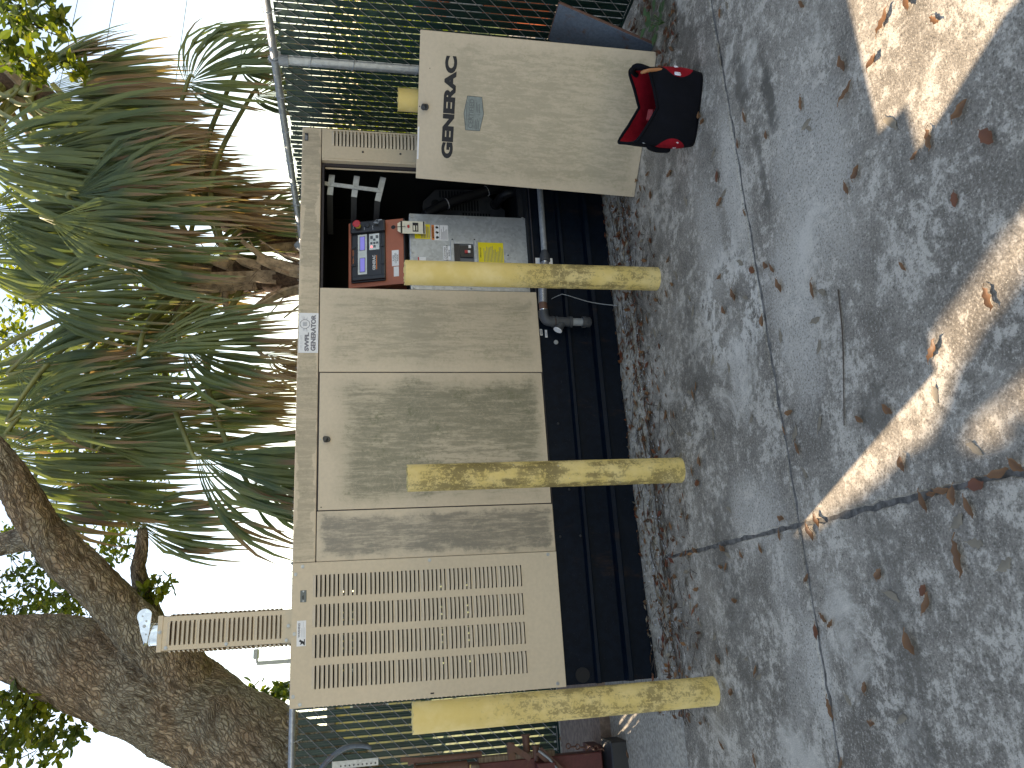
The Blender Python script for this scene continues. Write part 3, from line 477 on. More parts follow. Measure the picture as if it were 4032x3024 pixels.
# hood mesh for louvres (opening faces down)
def hood_mesh(w, h, d, mat):
    mb = MB(); nx = 10; rows = []
    for k, (zz, dd) in enumerate([(h, 0), (h*.72, .55), (h*.35, .92), (0, 1.)]):
        rows.append([(-w/2+w*i/nx, -d*dd*min(1, 1.9*sin(pi*i/nx)**.7 if 0 < i < nx else 0), zz) for i in range(nx+1)])
    mb.add([v for r in rows for v in r], [(r*(nx+1)+i, (r+1)*(nx+1)+i, (r+1)*(nx+1)+i+1, r*(nx+1)+i+1) for r in range(3) for i in range(nx)])
    return mb.mesh('louver', [mat], True)
HOOD = hood_mesh(.098, .0125, .0085, 'beige_clean')
def slotted(mb, x0, x1, z0, z1, y, slots):
    xs = sorted({x0, x1, *[s[0] for s in slots], *[s[1] for s in slots]}); zs = sorted({z0, z1, *[s[2] for s in slots], *[s[3] for s in slots]})
    st = {(round(s[0], 5), round(s[2], 5)) for s in slots}
    vs = [(x, y, z) for z in zs for x in xs]; k = len(xs); fs = []
    for j in range(len(zs)-1):
        for i in range(k-1):
            if (round(xs[i], 5), round(zs[j], 5)) in st: continue
            fs.append((j*k+i, j*k+i+1, (j+1)*k+i+1, (j+1)*k+i))
    mb.add(vs, fs)
def zgroups(ztop, groups, per=6, p=.0193, gp=.0241):
    z = ztop; r = []
    for a in range(groups):
        for b in range(per): r.append(round(z, 5)); z -= p if b < per-1 else gp
    return r
LZ = zgroups(1.6115, 8)
cols = [(.164, .261), (.035, .132), (-.094, .003), (-.222, -.126)]
slots = [(a, b, z-.0062, z+.0108) for a, b in cols for z in LZ]
lp = MB(); Y0 = -.004
slotted(lp, XL, .3175, ZB, ZT-.002, Y0, slots)
for q in ([(XL,Y0,ZB),(XL,Y0,ZT-.002),(XL,.022,ZT-.002),(XL,.022,ZB)], [(.3175,Y0,ZB),(.3175,.0,ZB),(.3175,.0,ZT-.002),(.3175,Y0,ZT-.002)], [(XL,Y0,ZT-.002),(.3175,Y0,ZT-.002),(.3175,.02,ZT-.002),(XL,.02,ZT-.002)], [(XL,Y0,ZB),(XL,.02,ZB),(.3175,.02,ZB),(.3175,Y0,ZB)]):
    lp.add(q, [(0,1,2,3)])
louv = lp.obj('louvered_panel', 'beige_clean', G)
for a, b in cols:
    for z in LZ: inst('louver', HOOD, louv, ((a+b)/2, Y0-.0002, z))
for x, z in ((.301,1.67),(.268,1.700),(.012,1.700),(-.246,1.700),(-.28,1.671),(.304,1.097),(.305,.529),(-.277,.527)): bolt(louv, x, Y0, z)
sl_ = MB(); sl_.box(-.279,-.273,Y0-.0008,Y0,1.094,1.11); sl_.obj('slot', 'ink', louv)
# left end wall with its own louvres standing out like teeth
sw = MB(); sw.box(XL+.002, XL+.006, .022, GD-.004, ZB, ZS-.001)
swo = sw.obj('end_wall', 'beige_clean', G)
for z in LZ: inst('louver', HOOD, swo, (XL+.0015, .085, z), (0, 0, -pi/2))
li_ = MB(); li_.box(XL+.0065, XL+.008, .024, GD-.035, ZB, ZS-.003); li_.box(XL+.008, .94, .03, GD-.035, ZS-.006, ZS-.003); li_.box(XL+.008, .94, .03, GD-.035, ZB-.01, ZB-.004); li_.obj('shade_liner', 'interior_shade', swo)  # near-black sheets added inside so the louvre slits look shaded
# solid panels
def panel(name, mat, x0, x1, z0, z1, y=0., th=.022):
    mb = MB(); mb.bbox(x0, x1, y, y+th, z0, z1, .003, 2); return mb.obj(name, mat, G)
pa = panel('panel', 'beige_panel_a', .3195, .5485, ZB, ZS-.004)
dr = panel('door', 'beige_door', .5535, 1.2265, ZB+.004, ZS-.008)
pb = panel('panel', 'beige_panel_b', 1.2315, 1.681, ZB, ZS-.004)
tag(dr, label='centre door with a black knob, streaked with grey-green algae'); tag(pa, label='narrow panel darkened by grey soot')
for q in (pa, dr, pb): smooth_angle(q)
kn = MB(); kn.prism([(.0115*cos(a)*1.0, .0115*sin(a)+(.006 if sin(a) > 0 else -.006)) for a in [i*2*pi/20 for i in range(20)]], lambda u, v: (.89+u*1.2, .0, 1.571+v), lambda u, v: (.89+u*1.1, -.012, 1.571+v*.95)).tube([(.89,-.012,1.577),(.89,-.026,1.577),(.89,-.029,1.577)], [.012,.0115,.009], 16)
kn.obj('knob', 'black_plastic', dr); bolt(dr, .892, 0, 1.6, None, .45)
dh = MB(); dh.tube([(.567,.0005,1.593),(.567,-.0008,1.593)], .003, 10); dh.obj('hole', 'ink', dr)
gk = MB(); gk.box(.549,.5532,.006,.02,ZB,ZS-.003); gk.box(1.2268,1.2312,.006,.02,ZB,ZS-.003); gk.box(.32,1.681,.008,.02,ZS-.0075,ZS-.0005); gk.obj('door_seal', 'gasket', G)
# right vent end
vz = [round(1.548-.0193*i, 5) for i in range(46)]
vp = MB(); slotted(vp, 2.440, XR-.002, ZB, ZS-.003, .0, [(2.518,2.612,z-.0062,z+.0108) for z in vz]); 
vp.add([(2.44,0,ZB),(2.44,0,ZS-.003),(2.44,.03,ZS-.003),(2.44,.03,ZB)], [(0,3,2,1)]); vp.add([(XR-.002,0,ZB),(XR-.002,0,ZS-.003),(XR-.002,.03,ZS-.003),(XR-.002,.03,ZB)], [(0,1,2,3)])
vpo = vp.obj('vent_panel', 'beige_clean', G)
for z in vz[:26]: inst('louver', HOOD, vpo, (2.565, -.0002, z), (0,0,0), (.95,1,1))
for z in (1.396, 1.194): bolt(vpo, 2.489, 0, z, DBOLT)
ew = MB(); ew.box(XR-.006, XR-.002, .031, GD-.004, ZB, ZS-.001); ewo = ew.obj('end_wall', 'beige_clean', G); li_ = MB(); li_.box(XR-.0085, XR-.0065, .03, GD-.035, ZB, ZS-.003); li_.obj('shade_liner', 'interior_shade', ewo)  # near-black sheet added to darken the inside of the beige end wall
# jamb of the open bay
jb = MB(); jb.m(0).box(2.428,2.4395,.002,.04,ZB,ZS-.004).m(1).box(2.412,2.428,.03,.05,ZB,ZS-.004).m(0).box(2.405,2.4115,.045,.052,ZB,ZS-.02); jb.m(1).box(1.682,2.411,.02,.045,ZS-.016,ZS-.0045)
jb.obj('jamb', ['beige_clean', 'gasket'], G)
pj_ = MB(); pj_.box(1.6815,1.69,.023,.06,ZB,ZS-.005); pj_.obj('jamb', 'gasket', G)
# inside: back wall with vent slots, near-black sheet for the shade under the roof
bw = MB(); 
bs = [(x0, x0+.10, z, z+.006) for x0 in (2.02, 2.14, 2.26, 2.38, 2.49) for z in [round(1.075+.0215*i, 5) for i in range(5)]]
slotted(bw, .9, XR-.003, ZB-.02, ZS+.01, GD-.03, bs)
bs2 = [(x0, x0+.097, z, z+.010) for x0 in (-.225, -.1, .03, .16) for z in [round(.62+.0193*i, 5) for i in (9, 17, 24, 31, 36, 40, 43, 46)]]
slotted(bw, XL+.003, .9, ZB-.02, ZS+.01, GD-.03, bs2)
bw.obj('back_wall', 'interior_shade', G)
ln = MB(); ln.box(.95, .97, .03, GD-.04, ZB, ZS-.002); ln.box(.97, XR-.012, .06, GD-.04, ZB-.01, ZB+.004); ln.obj('bulkhead', 'interior_shade', G)
lf = MB(); lf.add([(.96,.03,ZS-.0025),(XR-.01,.03,ZS-.0025),(XR-.01,GD-.04,ZS-.0025),(.96,GD-.04,ZS-.0025)], [(0,1,2,3)]); lf.obj('roof_shade_liner', 'interior_shade', G)  # shade below the beige roof, put in as a near-black sheet
# galvanised hanger straps
st = thing_dummy = None
hb = MB(); 
def strip(mb, p0, p1, w, y, t=.004):
    p0 = Vector((p0[0], 0, p0[1])); p1 = Vector((p1[0], 0, p1[1])); d = (p1-p0).normalized(); nn = Vector((-d.z, 0, d.x))*w/2
    q = [p0+nn, p0-nn, p1-nn, p1+nn]; mb.prism([(v.x, v.z) for v in q], lambda a, b: (a, y, b), lambda a, b: (a, y+t, b))
strip(hb, (2.342,1.606), (2.313,1.300), .024, .092); hbo = hb.obj('hanger', 'galvanised', G, fix=True)
for (a, b, c) in (((2.40,1.562),(2.276,1.572),(2.15,1.575)), ((2.40,1.428),(2.269,1.444),(2.09,1.452)), ((2.40,1.285),(2.25,1.318),(2.12,1.33))):
    s1 = MB(); strip(s1, a, b, .031, .098); s1.obj('strap', 'galvanised', hbo, fix=True)
    s2 = MB(); s2.prism([(b[0], b[1]+.0155), (b[0], b[1]-.0155), (c[0], c[1]-.0155), (c[0], c[1]+.0155)], lambda u, v: (u, .103+(b[0]-u)*1.6, v), lambda u, v: (u, .109+(b[0]-u)*1.6, v)); s2.obj('strap', 'dark_metal', hbo, fix=True)
for x, z in ((2.341,1.567),(2.333,1.437),(2.324,1.309)): bolt(hbo, x, .092, z)

# breaker box
bx_ = MB(); bx_.bbox(1.735, 2.192, .12, .42, .462, 1.147, .004, 2)
BB = bx_.obj('breaker_box', 'galv_box', G)
for e_ in ((2.175,2.192),(1.736,1.752)): ed = MB(); ed.box(e_[0],e_[1],.1185,.1195,.463,1.145); ed.obj('flange', 'galvanised', BB)
for x, z in ((2.172,1.134),(2.183,.821),(2.189,.507),(1.957,1.133),(1.745,1.131),(1.751,.818),(1.76,.505)): bolt(BB, x, .118, z)
for x, z in ((2.043,.912),(2.047,.788),(1.956,.603),(1.90,.912)): bolt(BB, x, .12, z, DBOLT, .7)
def sheet(name, mat, par, x0, x1, z0, z1, y, t=.0012): mb = MB(); mb.box(x0, x1, y-t, y, z0, z1); return mb.obj(name, mat, par)
def lines(par, x0, x1, zs, y, mat='ink', h=.0018, seed=1, name='print'):
    r = random.Random(seed); mb = MB()
    for z in zs: mb.box(x0, x0+(x1-x0)*r.uniform(.55, 1), y-.0006, y, z, z+h)
    o = mb.obj(name, mat, par); o['kind'] = 'stuff'; return o
sheet('label', 'yellow_label', BB, 2.04, 2.13, 1.033, 1.118, .12)
lines(BB, 2.045, 2.125, [1.038+.0085*i for i in range(6)], .1187, 'grey_print', .0035, 5)
wl = sheet('label', 'white_label', BB, 2.034, 2.128, .934, 1.026, .12)
ow = sheet('label_band', 'orange_label', BB, 2.035, 2.127, 1.0105, 1.0255, .1186, .0004)
lettering('WARNING', .0125, 'ink', BB, (2.084,.1178,1.018), FRONT, bold=.0003, ext=.0003)
tri = MB(); tri.add([(2.044,.1178,1.0125),(2.056,.1178,1.0125),(2.05,.1178,1.0235)], [(0,1,2)]); tri.obj('print', 'ink', BB)
ic = MB()
for i, x in enumerate((2.037, 2.068, 2.099)):
    r = random.Random(i); ic.box(x, x+.028, .1183, .1188, .9795, .981)
    pts = [(x+.014+.0105*cos(a)*r.uniform(.5,1), .995+.011*sin(a)*r.uniform(.5,1)) for a in [k*2*pi/11 for k in range(11)]]
    ic.add([(p[0], .1182, p[1]) for p in pts], [tuple(range(11))])
ic.obj('print', 'ink', BB)
lines(BB, 2.038, 2.124, [.939+.0062*i for i in range(6)], .1188, 'grey_print', .0022, 9)
sheet('label', 'white_label', BB, 1.917, 2.0, .924, .964, .12)
for i, s_ in enumerate(('CUSTOMER', 'CONNECTIONS', 'INSIDE')): lettering(s_, .0135, 'ink', BB, (1.9585,.1184,.9555-.0118*i), FRONT, ext=.0003)
iy = sheet('label', 'yellow_label', BB, 1.904, 2.03, .628, .770, .12)
lettering('IMPORTANT', .011, 'ink', BB, (1.968,.1184,.757), FRONT, ext=.0003)
lines(BB, 1.912, 2.02, [.634+.0079*i for i in range(14)], .1187, 'grey_print', .0026, 12)
sheet('label', 'white_label', BB, 1.885, 1.929, 1.061, 1.097, .12); sheet('label_band', 'red_plastic', BB, 1.885, 1.929, 1.0975, 1.104, .12)
wf = MB()
for a in ((1.865,2.034,.905,.925),(1.865,2.034,.777,.797),(2.012,2.034,.797,.905),(1.865,1.885,.797,.905)): wf.bbox(a[0],a[1],.108,.121,a[2],a[3],.002)
win = wf.obj('window_frame', 'galv_box', BB)
wi = MB(); wi.box(1.885,2.012,.1165,.119,.797,.905); wi.obj('breaker_face', 'panel_grey', win)
wi = MB(); wi.box(1.93,2.0,.105,.116,.802,.872); wi.box(1.89,2.01,.112,.1165,.874,.902); wi.obj('breaker', 'black_plastic', win)
wi = MB(); wi.box(1.952,1.968,.097,.105,.832,.848); wi.obj('toggle', 'red_plastic', win); wi = MB(); wi.box(1.953,1.967,.096,.105,.818,.831); wi.box(1.985,2.003,.104,.105,.812,.826); wi.obj('toggle', 'white_label', win)

# control panel (tilted box) in its own frame: u right, v up the slope, w out
TI = radians(15.6); CO = Vector((1.77, .12, 1.18))
def cp(u, v, w=0.): return CO+Vector((u, 0, 0))+Vector((0, sin(TI), cos(TI)))*v+Vector((0, -cos(TI), sin(TI)))*w
CROT = (pi/2-TI, 0, 0)
def cbox(mb, u0, u1, v0, v1, w0, w1, b=0):
    t = MB(); (t.bbox(u0,u1,w0,w1,v0,v1,b,2) if b else t.box(u0,u1,w0,w1,v0,v1)); mb.add([cp(x, z, y) for x, y, z in t.v], [f[::-1] for f in t.f]); return mb
mb = MB(); cbox(mb, .0, .393, .0, .306, -.09, .0, .004); CPN = mb.obj('control_panel', 'orange_box', G)
mb = MB(); cbox(mb, .025, .38, .098, .288, -.001, .012, .008); bez = mb.obj('bezel', 'black_plastic', CPN)
mb = MB(); cbox(mb, .312, .38, .093, .287, .012, .034, .008); cbox(mb, .03, .055, .095, .28, .012, .03, .006)
for u, v in ((.12,.262),(.225,.262),(.12,.102),(.225,.102)): cbox(mb, u, u+.014, v, v+.022, .012, .018, .002)
cbox(mb, .06, .305, .118, .258, .012, .0155, .001)
mb.obj('bezel_block', 'black_plastic', CPN)
mb = MB(); cbox(mb, .068, .306, .199, .248, .0157, .0175); mb.obj('display_surround', 'light_key', CPN)
for u0, u1 in ((.083,.163),(.212,.292)):
    mb = MB(); cbox(mb, u0-.003, u1+.003, .207, .239, .0177, .0185); mb.obj('display_frame', 'panel_grey', CPN)
    mb = MB(); cbox(mb, u0, u1, .2105, .2355, .0186, .0190); mb.obj('display', 'lcd_blue', CPN)
mb = MB(); cbox(mb, .209, .305, .130, .185, .0157, .0175); mb.obj('keypad', 'light_key', CPN)
for u, v, a, b in ((.283,.172,.009,.007),(.285,.142,.009,.007),(.268,.157,.006,.006),(.248,.173,.006,.006),(.248,.157,.006,.006),(.249,.141,.006,.006),(.228,.156,.007,.006)):
    mb = MB(); cbox(mb, u-a, u+a, v-b, v+b, .0176, .0195); mb.obj('key', 'panel_grey', CPN)
mb = MB(); cbox(mb, .222, .232, .169, .176, .0176, .0190); mb.obj('indicator', 'led_red', CPN)
lettering('GENERAC', .021, 'white_label', CPN, cp(.1325, .160, .0163), CROT, bold=.0005, width=.088, ext=.0004)
mb = MB(); cbox(mb, .091, .175, .1435, .148, .0158, .0163); mb.obj('print', 'orange_label', CPN)
lettering('PM done - 1/20/21', .013, 'orange_label', CPN, cp(.172, .2765, .0125), CROT, ext=.0003, shear=.3, width=.10)
def cdisc(u, v, w0, w1, r0, r1=None, n=20, name='knob', mat='black_plastic', par=None):
    m_ = MB(); m_.tube([cp(u, v, w0), cp(u, v, w1), cp(u, v, w1+.002)], [r0, r0 if r1 is None else r1, (r0 if r1 is None else r1)*.8], n); return m_.obj(name, mat, par or CPN)
cdisc(.350,.242,.034,.042,.0155,None,20,'stop_collar','yellow_plastic'); es = cdisc(.352,.244,.042,.062,.012,.0215,24,'stop_button','red_plastic'); 
cdisc(.352,.190,.034,.038,.0155,None,20,'buzzer'); cdisc(.351,.142,.034,.040,.012,.010,16,'key_switch','dark_metal')
m_ = MB(); 
for k in range(5): a = k*2*pi/5; m_.tube([cp(.352+.008*cos(a), .19+.008*sin(a), .0402), cp(.352+.008*cos(a), .19+.008*sin(a), .0405)], .0025, 8)
m_.obj('buzzer_hole', 'ink', CPN)
m_ = MB(); cbox(m_, .3495, .3525, .128, .15, .040, .058); kp = [cp(.356+.011*cos(a), .132+.011*sin(a), .055) for a in [i*2*pi/16 for i in range(17)]]; m_.tube(kp, .0012, 6); cbox(m_, .364, .368, .105, .125, .05, .054); m_.obj('key', 'galvanised', CPN)
for (u, v, s_) in ((.345,.272,'STOP'),(.333,.212,'ALARM'),(.333,.165,'AUTO OFF')): lettering(s_, .0055, 'white_label', CPN, cp(u, v-.004, .0345), CROT, ext=.0003)
m_ = MB(); cbox(m_, .108, .202, .027, .065, .0, .0012); m_.obj('label', 'white_label', CPN)
for i, s_ in enumerate(('FUSES', 'LOCATED', 'INSIDE')): lettering(s_, .0135, 'ink', CPN, cp(.155, .0565-.0112*i, .0014), CROT, ext=.0003)
m_ = MB(); cbox(m_, .046, .103, .028, .056, .0, .0012); m_.obj('label', 'white_label', CPN)
m_ = MB(); m_.tube([cp(.343,.055,0),cp(.343,.055,.0012)], .012, 16); m_.obj('emblem', 'ink', CPN)
ukm = MB(); cbox(ukm, .0, .393, -.006, .0, -.085, -.002); ukm.obj('trim', 'gasket', CPN)

# alternator end bell, hoses in the dark behind
al = MB(); poly = [(2.38,1.04),(2.50,1.032),(2.585,.955),(2.60,.67),(2.46,.525),(2.20,.53),(2.20,1.03)]
al.prism(poly, lambda u, v: (u-.0, .5, v), lambda u, v: (u, .75, v)); alo = al.obj('alternator_cover', 'cast_iron', G, fix=True)
vm = MB()
for (x0, x1, z0, z1, k) in ((2.53,2.578,.775,.94,9),(2.445,2.52,.69,.905,12),(2.36,2.43,.62,.80,10),(2.53,2.58,.69,.735,3)):
    for i in range(k): z = z0+(z1-z0)*i/k; vm.box(x0, x1, .4975, .4985, z, z+.010)
vm.obj('grille_slot', 'interior_shade', alo)
vm = MB(); vm.tube([(2.486,.4985,.956),(2.486,.496,.956)], .027, 20); vm.tube([(2.496,.4985,.582),(2.496,.496,.582)], .036, 20); vm.obj('port', 'interior_shade', alo)
def curve_pts(P, n=8):
    P = [Vector(p) for p in P]; r = []
    for i in range(len(P)-1):
        a, b, c, d = P[max(i-1,0)], P[i], P[i+1], P[min(i+2,len(P)-1)]
        for k in range(n):
            t = k/n; r.append(.5*((2*b)+(c-a)*t+(2*a-5*b+4*c-d)*t*t+(3*b-a-3*c+d)*t**3))
    return r+[P[-1]]
hs = MB(); hs.tube(curve_pts([(2.36,.42,1.03),(2.42,.42,.94),(2.46,.42,.86),(2.52,.43,.72),(2.57,.44,.60),(2.6,.5,.5)]), .030, 14); ho = hs.obj('hose', 'rubber', G, smooth=True)
h2 = MB(); h2.tube(curve_pts([(2.496,.5,.582),(2.50,.42,.56),(2.51,.38,.52),(2.52,.38,.45)]), .028, 14); h2.obj('hose', 'rubber', G, smooth=True)
def ring_at(c, d, r, t, n=22):
    c = Vector(c); d = Vector(d).normalized(); a = d.orthogonal().normalized(); b = d.cross(a)
    return MB().tube([c+(a*cos(i*2*pi/n)+b*sin(i*2*pi/n))*r for i in range(n+1)], t, 6)
for c_, d_ in (((2.443,.42,.895),(.4,0,-.9)),((2.553,.436,.645),(.45,0,-.85))): ring_at(c_, d_, .031, .0028).obj('cable_tie', 'white_label', ho, smooth=True)
ub = MB(); ub.bbox(1.2,1.9,.6,.9,.5,1.25,.03); ub.obj('engine_block', 'dark_metal', G); ub = MB(); ub.box(1.70,1.78,.5,.52,1.2,1.5); ub.obj('support', 'dark_metal', G); ub = MB(); ub.box(2.215,2.40,.15,.18,.49,.52); ub.obj('cross_bar', 'dark_metal', G)

# roof decal plates
dp = MB(); dp.bbox(1.3285, 1.5405, -.003, -.0003, 1.6165, 1.711, .001); DC = dp.obj('decal', 'white_label', G)
DC['label'] = 'pale dealer sticker with dark lettering on the roof edge'
lettering('SWFL', .026, 'grey_print', DC, (1.386,-.0034,1.672), FRONT, bold=.0014, width=.098, ext=.0004)
lettering('GENERATOR', .030, 'grey_print', DC, (1.4345,-.0034,1.641), FRONT, bold=.0014, width=.192, ext=.0004)
lettering('(239) 222-1872', .014, 'pale_print', DC, (1.381,-.0034,1.6965), FRONT, width=.078, ext=.0003)
ring_at((1.480,-.0033,1.682), (0,1,0), .0235, .0012, 30).obj('print', 'grey_print', DC)
fm = MB(); r_ = random.Random(4)
fm.bbox(1.470,1.490,-.0045,-.003,1.672,1.692,.002); fm.obj('print', 'pale_print', DC)
fm = MB()
for i in range(14):
    a = r_.uniform(-.5,.5)+(0 if i % 2 else pi); p0 = Vector((1.48+.026*cos(a), -.0035, 1.682+.022*sin(a))); p1 = p0+Vector((.02*cos(a)*r_.uniform(.5,1.2), 0, .012*sin(a)+r_.uniform(-.006,.006))); fm.tube([p0, p1], [.0011,.0003], 4)
for i in range(4): fm.tube([(1.472+.0001*i,-.0048,1.676+.004*i),(1.488,-.0048,1.676+.004*i)], .0006, 4)
fm.obj('print', 'pale_print', DC); lines(DC, 1.395, 1.45, [1.6205], -.003, 'pale_print', .002, 3)
idp = MB(); idp.bbox(2.540, 2.588, -.002, -.0003, 1.684, 1.703, .0008); ip = idp.obj('plate', 'dark_metal', G)
lines(ip, 2.545, 2.585, [1.690,1.696], -.0021, 'pale_print', .0025, 3)
wlb = MB(); wlb.box(-.041, .067, Y0-.0012, Y0-.0002, 1.651, 1.6905); WL = wlb.obj('label', 'white_label', louv)
lettering('WARNING', .0125, 'grey_print', louv, (.026,Y0-.0016,1.681), FRONT, bold=.0003, ext=.0003)
lines(louv, -.005, .062, [1.656,1.662,1.668], Y0-.0013, 'pale_print', .002, 8)
pg = MB(); pg.add([(x, Y0-.0016, z) for x, z in [(-.038,1.655),(-.012,1.655),(-.012,1.659),(-.022,1.659),(-.018,1.668),(-.012,1.676),(-.02,1.68),(-.026,1.672),(-.036,1.676),(-.03,1.664),(-.038,1.659)]], [tuple(range(11))]); pg.obj('print', 'ink', louv)
np_ = MB(); np_.bbox(.145,.197,Y0-.002,Y0-.0002,1.6515,1.6785,.001); npo = np_.obj('plate', 'silver_dark', louv)
for x in (.15, .192): bolt(louv, x, Y0-.002, 1.665, None, .5)
lines(louv, .158, .184, [1.663,1.668], Y0-.0021, 'ink', .0025, 4)

# exhaust stack guards with louvres, rain flap
def stack(x0, x1, y0, y1, z0, z1, cap, hoods=True):
    mb = MB(); zz = [z for z in zgroups(2.239, 4, 6, .0195, .0254)]
    slotted(mb, x0, x1, z0, z1-.022, y0, [(x0+.023, x1-.023, z-.0068, z+.0108) for z in zz])
    mb.box(x0, x0+.002, y0, y1, z0, z1-.022); mb.box(x1-.002, x1, y0, y1, z0, z1-.022); mb.box(x0, x1, y1-.002, y1, z0, z1-.022)
    o = mb.obj('stack_guard', 'beige_clean', G)
    hm = hood_mesh(x1-x0-.046, .0125, .0085, 'beige_clean')
    for z in zz:
        inst('louver', hm, o, ((x0+x1)/2, y0-.0002, z)); inst('louver', hm, o, (x1+.0002, (y0+y1)/2, z), (0,0,pi/2)); inst('louver', hm, o, (x0-.0002, (y0+y1)/2, z), (0,0,-pi/2))
    c = MB(); c.bbox(x0-.003, x1+.003, y0-.003, y1+.003, z1-.022, z1, .002); c.obj('guard_cap', 'beige_clean', o)
    return o
sg = stack(-.026, .122, .10, .25, 1.7145, 2.292, True)
for x, z in ((-.012,2.252),(.055,2.281),(-.012,2.0),(-.012,1.742),(.05,1.735)): bolt(sg, x, .098 if z < 2.27 else .0965, z)
sg2 = stack(-.035, .113, .62, .77, 1.7145, 2.318, True)
xp = MB(); xp.tube([(.048,.175,2.27),(.048,.175,2.335)], .047, 28); xp.tube([(.048,.175,2.333),(.048,.175,2.337)], .049, 28); pipe_ = smooth_angle(xp.obj('exhaust_pipe', 'steel_bright', G))
fl = MB(); fl.tube([(.048,.175,2.338),(.050,.175,2.343)], .052, 28); fl.obj('rain_flap', 'steel_bright', pipe_)
cw = MB(); pts = []
for i in range(15): a = radians(-70+i*200/14); pts.append((.128+.031*cos(a), 2.354+.031*sin(a)))
pts += [(.06,2.366),(.02,2.352),(.012,2.338),(.055,2.330)]
cw.prism(pts, lambda u, v: (u, .118, v), lambda u, v: (u, .124, v)); cwo = cw.obj('counterweight', 'steel_bright', pipe_, fix=True)
for u, v, s_ in ((.128,2.362,.5),(.106,2.345,.6),(.085,2.352,.9),(.05,2.343,.5)): bolt(cwo, u, .118, v, None, s_)

# gas line in front of the skid
GP = thing('gas_pipe', 'grey steel gas pipe with braided hose and drip leg along the generator skid', 'pipe', (1.7, -.03, 0))
def gp(name, mat, pts, r, n=16, smooth=True):
    mb = MB(); mb.tube(pts, r, n); o = mb.obj(name, mat, GP); return smooth_angle(o, 50)
gp('pipe', 'pipe_grey', [(2.62,-.03,.427),(1.905,-.03,.434)], .0165)
gp('coupling', 'cast_iron', [(1.912,-.03,.434),(1.90,-.03,.434),(1.885,-.03,.434),(1.850,-.03,.434),(1.846,-.03,.434)], [.017,.021,.026,.029,.024])
gp('ferrule', 'steel_bright', [(1.847,-.03,.435),(1.835,-.03,.436)], .021)
gp('flex_hose', 'braid', curve_pts([(1.838,-.03,.436),(1.76,-.03,.452),(1.68,-.03,.460),(1.605,-.03,.464)]), .0235)
gp('sleeve', 'rust', [(1.607,-.03,.464),(1.565,-.03,.464)], .022)
gp('ferrule', 'steel_bright', [(1.566,-.03,.464),(1.558,-.03,.464)], .0225)
gp('elbow', 'cast_iron', curve_pts([(1.560,-.03,.464),(1.528,-.03,.463),(1.505,-.03,.448),(1.5,-.03,.418)], 6), [.0275]+[.0255]*16+[.0255,.0285], 18) if False else gp('elbow', 'cast_iron', curve_pts([(1.560,-.03,.464),(1.530,-.03,.463),(1.506,-.03,.449),(1.5,-.03,.416)], 6), .0265, 18)
gp('elbow_band', 'cast_iron', [(1.5,-.03,.424),(1.5,-.03,.410)], .030)
gp('thread', 'rust', [(1.5,-.03,.411),(1.5,-.03,.402)], .021)
gp('tee', 'cast_iron', [(1.5,-.03,.405),(1.5,-.03,.394),(1.5,-.03,.393),(1.5,-.03,.330),(1.5,-.03,.329),(1.5,-.03,.314)], [.030,.030,.0255,.0255,.030,.030])
gp('branch', 'cast_iron', [(1.5,-.03,.365),(1.466,-.034,.388),(1.452,-.036,.396)], [.0225,.0225,.0245])
gp('branch_cap', 'white_label', [(1.4525,-.036,.3955),(1.448,-.036,.398)], .0235)
gp('nipple', 'pipe_grey', [(1.5,-.03,.316),(1.5,-.03,.25)], .0205)
gp('cap', 'cast_iron', [(1.5,-.03,.258),(1.5,-.03,.238),(1.5,-.03,.236),(1.5,-.03,.216),(1.5,-.03,.208)], [.030,.030,.027,.026,.016])
sheet('label', 'white_label', skid, 1.795, 1.895, .378, .474, .0215); lines(skid, 1.81, 1.89, [.40,.42,.44], .0202, 'pale_print', .003, 2)
sheet('label', 'white_label', skid, 1.442, 1.477, .466, .479, .0215); sheet('label', 'white_label', skid, 1.431, 1.473, .44, .452, .0215)
lines(skid, 1.446, 1.474, [.469,.473], .0202, 'ink', .0022, 2); lines(skid, 1.435, 1.47, [.443,.447], .0202, 'grey_print', .0016, 3)
wr = MB(); wr.tube(curve_pts([(1.652,.02,.402),(1.665,-.005,.36),(1.66,-.02,.334),(1.625,-.02,.218),(1.605,-.03,.13),(1.59,-.05,.06)]), .0022, 6)
tag(wr.obj('ground_wire', 'pipe_grey', smooth=True), 'thin grey wire hanging from the dark skid to the sand', 'wire')
# hang tag
TG = thing('hang_tag', 'cream cardboard instruction tag tied to the orange control panel', 'tag', (2.085, .10, 1.21))
tgm = MB(); tgm.prism([(2.052,1.062),(2.127,1.062),(2.127,1.19),(2.112,1.212),(2.066,1.212),(2.052,1.19)], lambda u, v: (u, .088-(1.21-v)*.02, v), lambda u, v: (u, .0895-(1.21-v)*.02, v)); tgm.obj('card', 'cream_tag', TG, fix=True)
tb = MB(); tb.box(2.053,2.126,.0862,.0873,1.187,1.196); tb.box(2.053,2.126,.0838,.0848,1.066,1.074); tb.box(2.064,2.118,.0842,.0855,1.10,1.131); tb.obj('print', 'ink', TG)
for e_ in ((1.118,1.127),(1.106,1.111)): tb = MB(); tb.box(2.07,2.1,.0836,.0842,e_[0],e_[1]); tb.obj('print', 'cream_tag', TG)
lines(TG, 2.058, 2.122, [1.140,1.147,1.154,1.161,1.168,1.175], .0855, 'pale_print', .0018, 6)
tb = MB(); tb.tube([(2.092,.098,1.232),(2.09,.084,1.205),(2.091,.082,1.17)], .0013, 6); tb.obj('tie', 'ink', TG)
tb = MB(); tb.bbox(2.083,2.102,.078,.084,1.148,1.160,.003); tb.obj('seal', 'red_plastic', TG)

